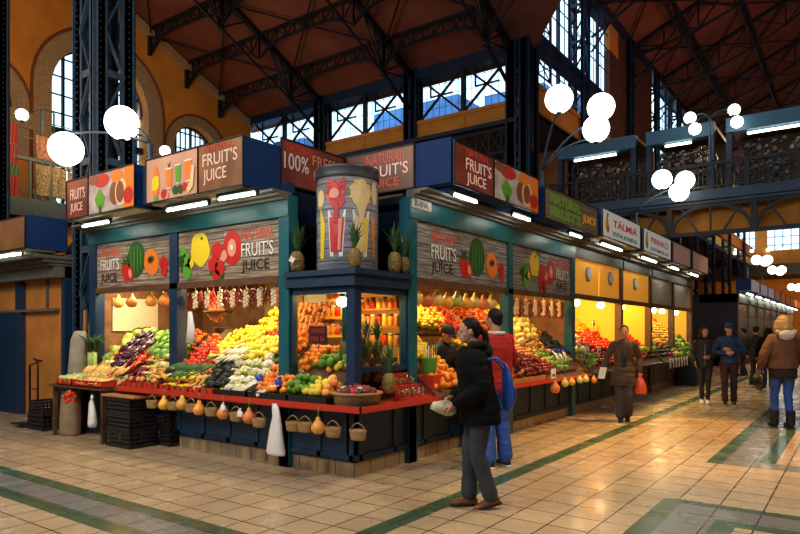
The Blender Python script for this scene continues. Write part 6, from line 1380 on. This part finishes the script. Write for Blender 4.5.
def sack(p, w_, h, d, m, label, lean=0):
    b = MB(); b.loft([((0,0,0),(w_*.42,0,0),(0,d*.4,0)), ((0,0,h*.06),(w_*.52,0,0),(0,d*.5,0)), ((lean*.3,0,h*.4),(w_*.5,0,0),(0,d*.5,0)), ((lean*.7,0,h*.8),(w_*.46,0,0),(0,d*.42,0)), ((lean,0,h*.96),(w_*.40,0,0),(0,d*.3,0)), ((lean,0,h),(w_*.34,0,0),(0,d*.2,0))], 18)
    for v in b.v: v += V((noise.noise(v*7)*.03, noise.noise(v*9+V((3,3,3)))*.03, 0))
    return solo('sack', b, m, label, 'sack', loc=p)
sack((-5.5, -.18, .88), .36, .72, .25, M_burlp, 'tall pale burlap sack standing behind the leftmost tray', .07)
sack(V((-5.40, -.34, 0)), .40, .70, .28, M_burl, 'brown burlap sack standing on the floor under the side table')
t = thing('leek_bunch', 'tall bunch of green leeks standing beside the pale sack', 'leeks', (-5.12, -.14, .88)); b = MB()
for k in range(14): a = k*2.4; q = .075*math.sqrt(k/14); b.tube([(q*math.cos(a), q*math.sin(a)*.7, 0), (q*math.cos(a)*1.1, q*math.sin(a)*.7, .42)], .018, 6)
obj('stalks', b, mat('leek_green', (.42, .55, .14), .5, mott=.3), t, local=True); b = MB()
for k in range(18): a = k*2.4; q = .09*math.sqrt(k/18)+.03; b.tube([(q*.8*math.cos(a), q*.5*math.sin(a), .40), (q*1.2*math.cos(a), q*math.sin(a), .60), (q*2.4*math.cos(a), q*1.8*math.sin(a), .66-.06*(k % 3))], [.016,.018,.004], 5)
obj('leaves', b, F_leaf, t, local=True)
for x, h, lb in ((-5.62, 1.05, 'taller wooden slat standing behind the pale sack'), (-5.45, .85, 'shorter wooden slat standing behind the pale sack')):
    b = MB(); b.obox((x, .0, .88+h/2), (.035,0,.008), (0,.012,0), (.02,0,h/2)); solo('wooden_slat', b, M_wood, lb, 'slat')
b = MB(); rr = random.Random(2)
for k in range(30): b.ell((rr.uniform(-.12,.12), rr.uniform(-.05,.05), rr.uniform(-.1,.06)), .025, 0, 6, 5)
solo('pepper_string', b, F_to, 'bundle of red peppers hung under the leftmost tray', 'peppers', loc=(-4.95, -.60, .66))
# hand trolley with dark boxes
t = thing('hand_trolley', 'black hand trolley parked before the orange shutter', 'trolley', (-6.85, -.15, 0)); b = MB()
b.tube([(-7.02,-.2,.08), (-7.02,-.2,1.02), (-6.60,-.2,1.1), (-6.88,-.2,1.13), (-6.78,-.2,1.1), (-6.74,-.2,1.02), (-6.74,-.2,.08)], .018, 8)
for z in (.3,.62): b.tube([(-7.02,-.2,z), (-6.74,-.2,z)], .012, 6)
obj('frame', b, M_black, t); b = MB(); b.box((-7.05,-.5,.05), (-6.70,-.18,.07)); obj('toe_plate', b, M_black, t)
for x in (-7.06,-6.68):
    b = MB(); q = MB(); q.lathe([(.02,-.02),(.09,-.02),(.1,0),(.09,.02),(.02,.02)], (0,0,0), 16); b.merge(q, Matrix.Translation((x,-.12,.1)) @ Matrix.Rotation(PI/2,4,'Y')); obj('wheel', b, M_black, t)
crate((-6.60, -.42, 0), 'lower of two dark crates beside the hand trolley', (.5,.36,.26), M_black, 'dark crates beside the trolley'); crate((-6.58, -.40, .262), 'upper of two dark crates beside the hand trolley', (.46,.34,.2), M_black, 'dark crates beside the trolley')
b = MB(); b.lathe([(.16,0),(.22,.05),(.24,.7),(.25,.74),(.22,.74)], (0,0,0), 16); solo('bin', b, M_black, 'black waste bin between the trolley and the burlap sack', 'bin', loc=(-5.92,-.02,0))
b = MB(); b.lathe([(.02,0),(.06,.01),(.065,.36),(.03,.42),(.02,.46)], (0,0,0), 12); solo('extinguisher', b, flat('extinguisher_red', (.5,.03,.04)), 'red fire extinguisher mounted by the iron column', 'fire extinguisher', loc=(-5.75,.25,1.55))
# ------------------------------------------------------------------ strings hanging in the windows
def garland(p, L, k, label, group):
    b = MB(); rr = random.Random(int(p[0]*100+p[1]*37)); n = int(L/.045)
    for i in range(n):
        z = -i*.045
        if k == 'garlic':
            for s in (-1, 1): b.ell((s*.022, rr.uniform(-.01,.01), z-(.01 if s > 0 else .03)), .026, 0, 7, 5)
        else:
            for s in range(3): a = rr.uniform(0,6.28); b.tube([(.01*math.cos(a), .01*math.sin(a), z), (.05*math.cos(a), .05*math.sin(a), z-.05), (.04*math.cos(a), .04*math.sin(a), z-.09)], [.008,.014,.003], 5)
    b.tube([(0,0,.06), (0,0,-L*.9)], .005, 4)
    return solo(k+'_string', b, {'garlic': mat('garlic_skin', (.85,.72,.45), .5), 'pepper': mat('dried_pepper', (.25,.02,.01), .35, var=.3), 'red_pepper': mat('fresh_red_pepper', (.72,.05,.01), .3)}[k], label, k.replace('_', ' ')+' string', group, loc=p)
nth = ['leftmost','second','third','fourth','fifth','sixth','seventh','eighth']
gc = {'garlic':0, 'pepper':0, 'red_pepper':0}
for i in range(15):
    x = -3.0+i*.128; k = 'garlic' if i % 2 == 1 else ('red_pepper' if i in (4, 14) else 'pepper'); L = .26 if k == 'garlic' else .20
    if i == 14: L = .8
    garland((x, .07, 2.13), L, k, '%s %s string hanging in the second window' % (nth[gc[k]], k.replace('_', ' ')), 'strings hanging in the second window'); gc[k] += 1
gc = {'garlic':0, 'pepper':0, 'red_pepper':0}
for i in range(13):
    y = 4.0+i*.18; k = 'garlic' if i % 2 else 'pepper'
    garland((-.07, y, 2.13), .30, k, '%s %s string hanging in the window left of the teal post' % (nth[gc[k]], k), 'strings hanging in the fourth window'); gc[k] += 1
for i, x in enumerate((-4.82, -4.45, -3.95, -3.62)): hang_gourd((x, .10, 2.04), '%s of four orange gourds hanging in the left window' % ['first','second','third','last'][i], .085, g='orange gourds hanging in the left window')
GM = [F_me, F_gbo, F_me, F_gbo, fm('green_gourd', (.5,.5,.12), .4), F_gbo, F_me, F_pc, F_me]
for i in range(9): hang_gourd((-.10, 1.32+i*.255, 2.02-.02*(i % 2)), '%s large gourd hanging over the vendor' % (['first','second','third','fourth','fifth','sixth','seventh','eighth','last'][i]), .095, GM[i], g='large gourds hanging over the vendor')
# things inside the second window
b = MB()
for k in range(60): a = k*2.4; q = .2*math.sqrt(k/60); b.ell((q*math.cos(a), -.02, q*math.sin(a)*.8), .035, 0, 6, 5)
b.lathe([(.02,-.02),(.22,-.01),(.24,.02)], (0,0,0), 16, 1); solo('basket_of_yellow_fruit', b, [F_pc, M_wick], 'round basket heaped with yellow fruit high in the second window', 'basket', loc=onY(218, 312, 1.35))
b = MB(); b.lathe([(.16,0),(.2,.12),(.21,.13),(.17,.12),(.02,.05)], (0,0,0), 16); solo('wicker_basket', b, M_wick, 'small orange wicker basket beside the cream door leaf', 'basket', loc=onY(227, 336, 1.1))
def card(p, w_, h, face, label, words=None, m=None, group='price cards', tilt=.12, wm=None):
    t = thing('price_card', label, 'price card', p, group); b = MB(); xd = X3 if face == 'L' else Y3; nd = xd.cross(Z3); q = V(p)
    b.obox(q+Z3*h/2, xd*w_/2, nd*.006, Z3*h/2+nd*-.0); obj('card', b, m or M_white, t)
    b = MB(); b.tube([q+nd*-.01, q+nd*-.01-Z3*.10], .005, 5); obj('stick', b, M_dwood, t)
    if words:
        n = len(words)
        for i, s in enumerate(words): text('lettering', s, wm or c_blk, q-xd*w_*.4+Z3*h*(1-(i+.85)/n)+nd*.008, xd, Z3, t, w_*(.8 if n > 1 else .6), h*(.62 if n > 1 else .34)/n)
    return t
card(onY(318, 343, -.03), .27, .19, 'L', 'black chalkboard price sign in front of the corner glass', ['ORANGE', '390 Ft'], flat('chalkboard', (.012,.012,.014)), None, wm=c_red)
cards = [((592,322),'R',6.9,'price card standing high on the mandarins of the second stall'), ((577,345),'R',6.75,'price card between the avocados and the cauliflowers'), ((585,350),'R',7.0,'price card over the green bunches'), ((597,350),'R',7.6,'price card in the tomatoes of the second stall'), ((610,322),'R',8.6,'price card at the far end of the second stall'), ((649,335),'R',12.8,'price card on the last near stall'), ((640,322),'R',11.2,'price card behind the walking person'), ((551,375),'R',4.9,'small white price card on the dark apples')]
for (px, py), f, y, lb in cards:
    q = at(px, py+7, 1)-CM; tt = (.93-1.6+SLR*(.33-CM.x))/(q.z+SLR*q.x); p = CM+q*tt; card(p+V((.04,0,.06)), .17, .15, f, lb, ['490'], None)
# leaflet in blue on the second stall
b = MB(); b.obox((0,0,.12), (0,.10,0), (.01,0,.0), (0,.03,.12)); solo('leaflet', b, flat('blue_leaflet', (.12,.34,.45)), 'pale blue leaflet propped on the green bunches', 'leaflet', loc=onX(587, 356, .1))
# ------------------------------------------------------------------ corner: big basket with fruit, pineapples, pail, cups
bc = V((.13, -.12, .855))
t = thing('fruit_basket', 'large round wicker basket on the corner of the counter', 'basket', bc); b = MB(); b.lathe([(.22,-.05),(.24,-.04),(.255,.08),(.265,.09),(.235,.09),(.22,0),(.02,-.01)], bc, 28); obj('bowl', b, M_wick, t)
b = MB(); b.lathe([(.245,.07),(.275,.08),(.275,.10),(.24,.10)], bc, 28); obj('rim', b, M_wick, t)
bc2 = bc; rr = random.Random(8)
for k in range(22):
    a = k*2.4; q = .19*math.sqrt((k+.5)/22); kd = ['apple','fig','apple','red_apple','plum','kohlrabi','apple'][k % 7]
    o = bpy.data.objects.new(kd, pmesh(kd)); COL.objects.link(o); o.location = bc2+V((q*math.cos(a), q*math.sin(a), .09+.05*(1-q/.22))); s = rr.uniform(.045,.058); o.scale = (s,s,s); o.rotation_euler = (rr.uniform(-.5,.5), rr.uniform(-.5,.5), 0)
    tag(o, 'dark %s heaped in the large wicker basket' % kd.replace('_', ' ') if kd != 'kohlrabi' else 'pale green fruit heaped in the large wicker basket', kd.replace('_', ' '), 'fruit in the large wicker basket')
for (px, py), y, s, lb in (((364,380),.30,1.1,'pineapple behind the wicker basket beside the corner post'), ((389,392),.36,1.12,'large pineapple right of the wicker basket'), ((377,380),.50,1.0,'pineapple between the basket and the fruit cups')):
    p = onY(px, py, y); pineapple(V((p.x, p.y, max(.82, p.z-.02))), s, lb, leaf=1.2)
for i, (px, lb) in enumerate(((366,'left'),(374,'second'),(383,'third'),(392,'right'))): pineapple((-.30, .18+i*.20, 1.28+.0*i), 1.0, '%s of four pineapples behind the right booth glass' % lb, 'pineapples behind the booth glass')
b = MB(); b.box((-.40, .12, 1.22), (-.08, .9, 1.28)); b.box((-.38, .12, .82), (-.34, .9, 1.22)); solo('glass_shelf', b, M_dwood, 'wooden shelf carrying pineapples inside the booth', 'shelf')
for i, z in enumerate((1.55, 1.78, 2.0)):
    b = MB(); b.box((-.85, .60, z-.03), (-.5, .95, z)) if False else b.box((-1.0, .62, z-.03), (-.62, .95, z)); solo('shelf_board', b, M_ory, '%s orange shelf board inside the booth' % ['lowest','middle','top'][i], 'shelf')
    for k in range(5):
        j = thing('jar', 'jar on the %s orange board inside the booth' % ['lowest','middle','top'][i], 'jar', (-.98+k*.08, .66, z), 'jars inside the booth'); b = MB(); b.lathe([(.03,0),(.033,.01),(.033,.10),(.022,.12)], (0,0,0), 10); obj('body', b, [F_pc, F_or, F_to][k % 3], j, local=True); b = MB(); b.lathe([(.026,.118),(.028,.12),(.028,.14),(.005,.142)], (0,0,0), 10); obj('lid', b, c_wht if k % 2 else M_red, j, local=True)
sh = thing('jar_shelf', 'orange wall shelf with jars at the back of the corner booth', 'shelf', (-.5, 1.1, 1.2)); b = MB(); b.box((-1.0, 1.12, 1.2), (-.12, 1.14, 2.1)); obj('back_panel', b, M_ory, sh)
for z in (1.42, 1.66, 1.88): b = MB(); b.box((-1.0, .98, z-.02), (-.12, 1.12, z)); obj('board', b, M_wood, sh)
for i, z in enumerate((1.42, 1.66, 1.88)):
    for k in range(9):
        j = thing('jar', 'jar on the %s board of the orange wall shelf' % ['lowest','middle','top'][i], 'jar', (-.94+k*.094, 1.04, z), 'jars on the orange wall shelf'); b = MB(); b.lathe([(.032,0),(.036,.01),(.036,.11),(.024,.13)], (0,0,0), 10); obj('body', b, [F_pc, F_or, F_to, F_le][(k+i) % 4], j, local=True); b = MB(); b.lathe([(.028,.128),(.03,.13),(.03,.15),(.005,.152)], (0,0,0), 10); obj('lid', b, c_wht if (k+i) % 2 else c_blk, j, local=True)
# stepped red racks with cups of cut fruit
for i, (x, z) in enumerate(((.22, .84), (.05, .97), (-.10, 1.10))):
    b = MB(); y0 = .50
    b.box((x-.10, y0, z-.04), (x+.12, 1.0 if i != 1 else 1.0, z)); b.box((x+.11, y0, z-.12 if i else z-.04), (x+.125, 1.0, z)); rk = solo('cup_rack', b, M_red, '%s red step of the fruit cup rack' % ['front','middle','rear'][i], 'rack', 'red steps of the cup rack')
    for a in range(5):
        for c_ in range(2):
            p = V((x-.04+c_*.09, y0+.06+a*.092, z)); t = thing('fruit_cup', 'clear cup of cut fruit on the %s red step' % ['front','middle','rear'][i], 'cup', p, 'cups of cut fruit on the red steps'); b = MB(); b.lathe([(.024,0),(.036,.09)], (0,0,0), 12, cap=False); obj('cup', b, M_cup, t, local=True)
            b = MB(); rr = random.Random(a*7+c_+i)
            for q in range(9): b.ell((rr.uniform(-.02,.02), rr.uniform(-.02,.02), .012+q*.009), .012, rr.randrange(5), 5, 4)
            o = obj('cut_fruit', b, [c_red, c_org, c_cream, c_green, c_wht], t, local=True); o['kind'] = 'stuff'
            b = MB(); b.lathe([(.038,.088),(.036,.10),(.02,.112),(.004,.114)], (0,0,0), 12); obj('lid', b, M_cup, t, local=True)
p = V((.12, 1.30, 1.06)); t = thing('straw_pail', 'bright green pail full of colourful straws', 'pail', p); b = MB(); b.lathe([(.075,0),(.08,.005),(.105,.20),(.11,.21),(.1,.2),(.07,.02)], (0,0,0), 20); obj('pail', b, flat('pail_green', (.12,.42,.05), .35), t, local=True)
b = MB(); rr = random.Random(6)
for k in range(18): a = k*2.4; q = .06*math.sqrt(k/18); b.tube([(q*math.cos(a), q*math.sin(a), .03), (q*1.7*math.cos(a), q*1.7*math.sin(a), .32+rr.uniform(0,.06))], .006, 5, rr.randrange(5))
obj('straws', b, [c_red, c_green, c_wht, c_yel, flat('straw_teal', (.02,.35,.3))], t, local=True)
b = MB(); b.box((.0, 1.17, .80), (.26, 1.44, 1.06)); solo('red_box', b, M_red, 'red box carrying the green pail of straws', 'box')
# gourds and nets hung at the front of the right counter
for i, (px, py, s) in enumerate(((555,388,.085),(565,383,.065),(572,382,.06),(580,380,.06),(586,379,.06),(594,380,.06))): hang_gourd(onX(px, py, .47), '%s small gourd hung before the right counter' % ['large nearest','second','third','fourth','fifth','last'][i], s, GM[(i+1) % 5], g='gourds hung before the right counter')
for k in range(4): crate((.06, 2.25, k*.2), '%s of the green stack behind the man in the red vest' % ['bottom crate','second crate','third crate','top crate'][k], (.3,.34,.195), mat('crate_green', (.01,.06,.035), .5), 'dark green crates behind the man')
# dark tag cards along the skirts of the last near stall, and the bins
for i in range(7):
    b = MB(); b.obox((0,0,-.12), (0,.05,.015), (.006,0,0), (0,-.03,.12)); solo('hanging_label', b, M_white, '%s white label hung on the last near stall counter' % nth[i], 'label', 'white labels on the last near counter', loc=(.43, 12.4+i*.33, .86))
for i in range(5):
    b = MB(); b.obox((0,0,-.12), (0,.05,.015), (.006,0,0), (0,-.03,.12)); solo('hanging_label', b, M_white, '%s white label on the dark end counter' % nth[i], 'label', 'white labels on the dark end counter', loc=(.66, 14.9+i*.42, .86))
b = MB(); b.box((.05, 14.7, 0), (.62, 16.9, .84)); solo('end_counter', b, M_black, 'black box counter at the end of the near stall row', 'counter')
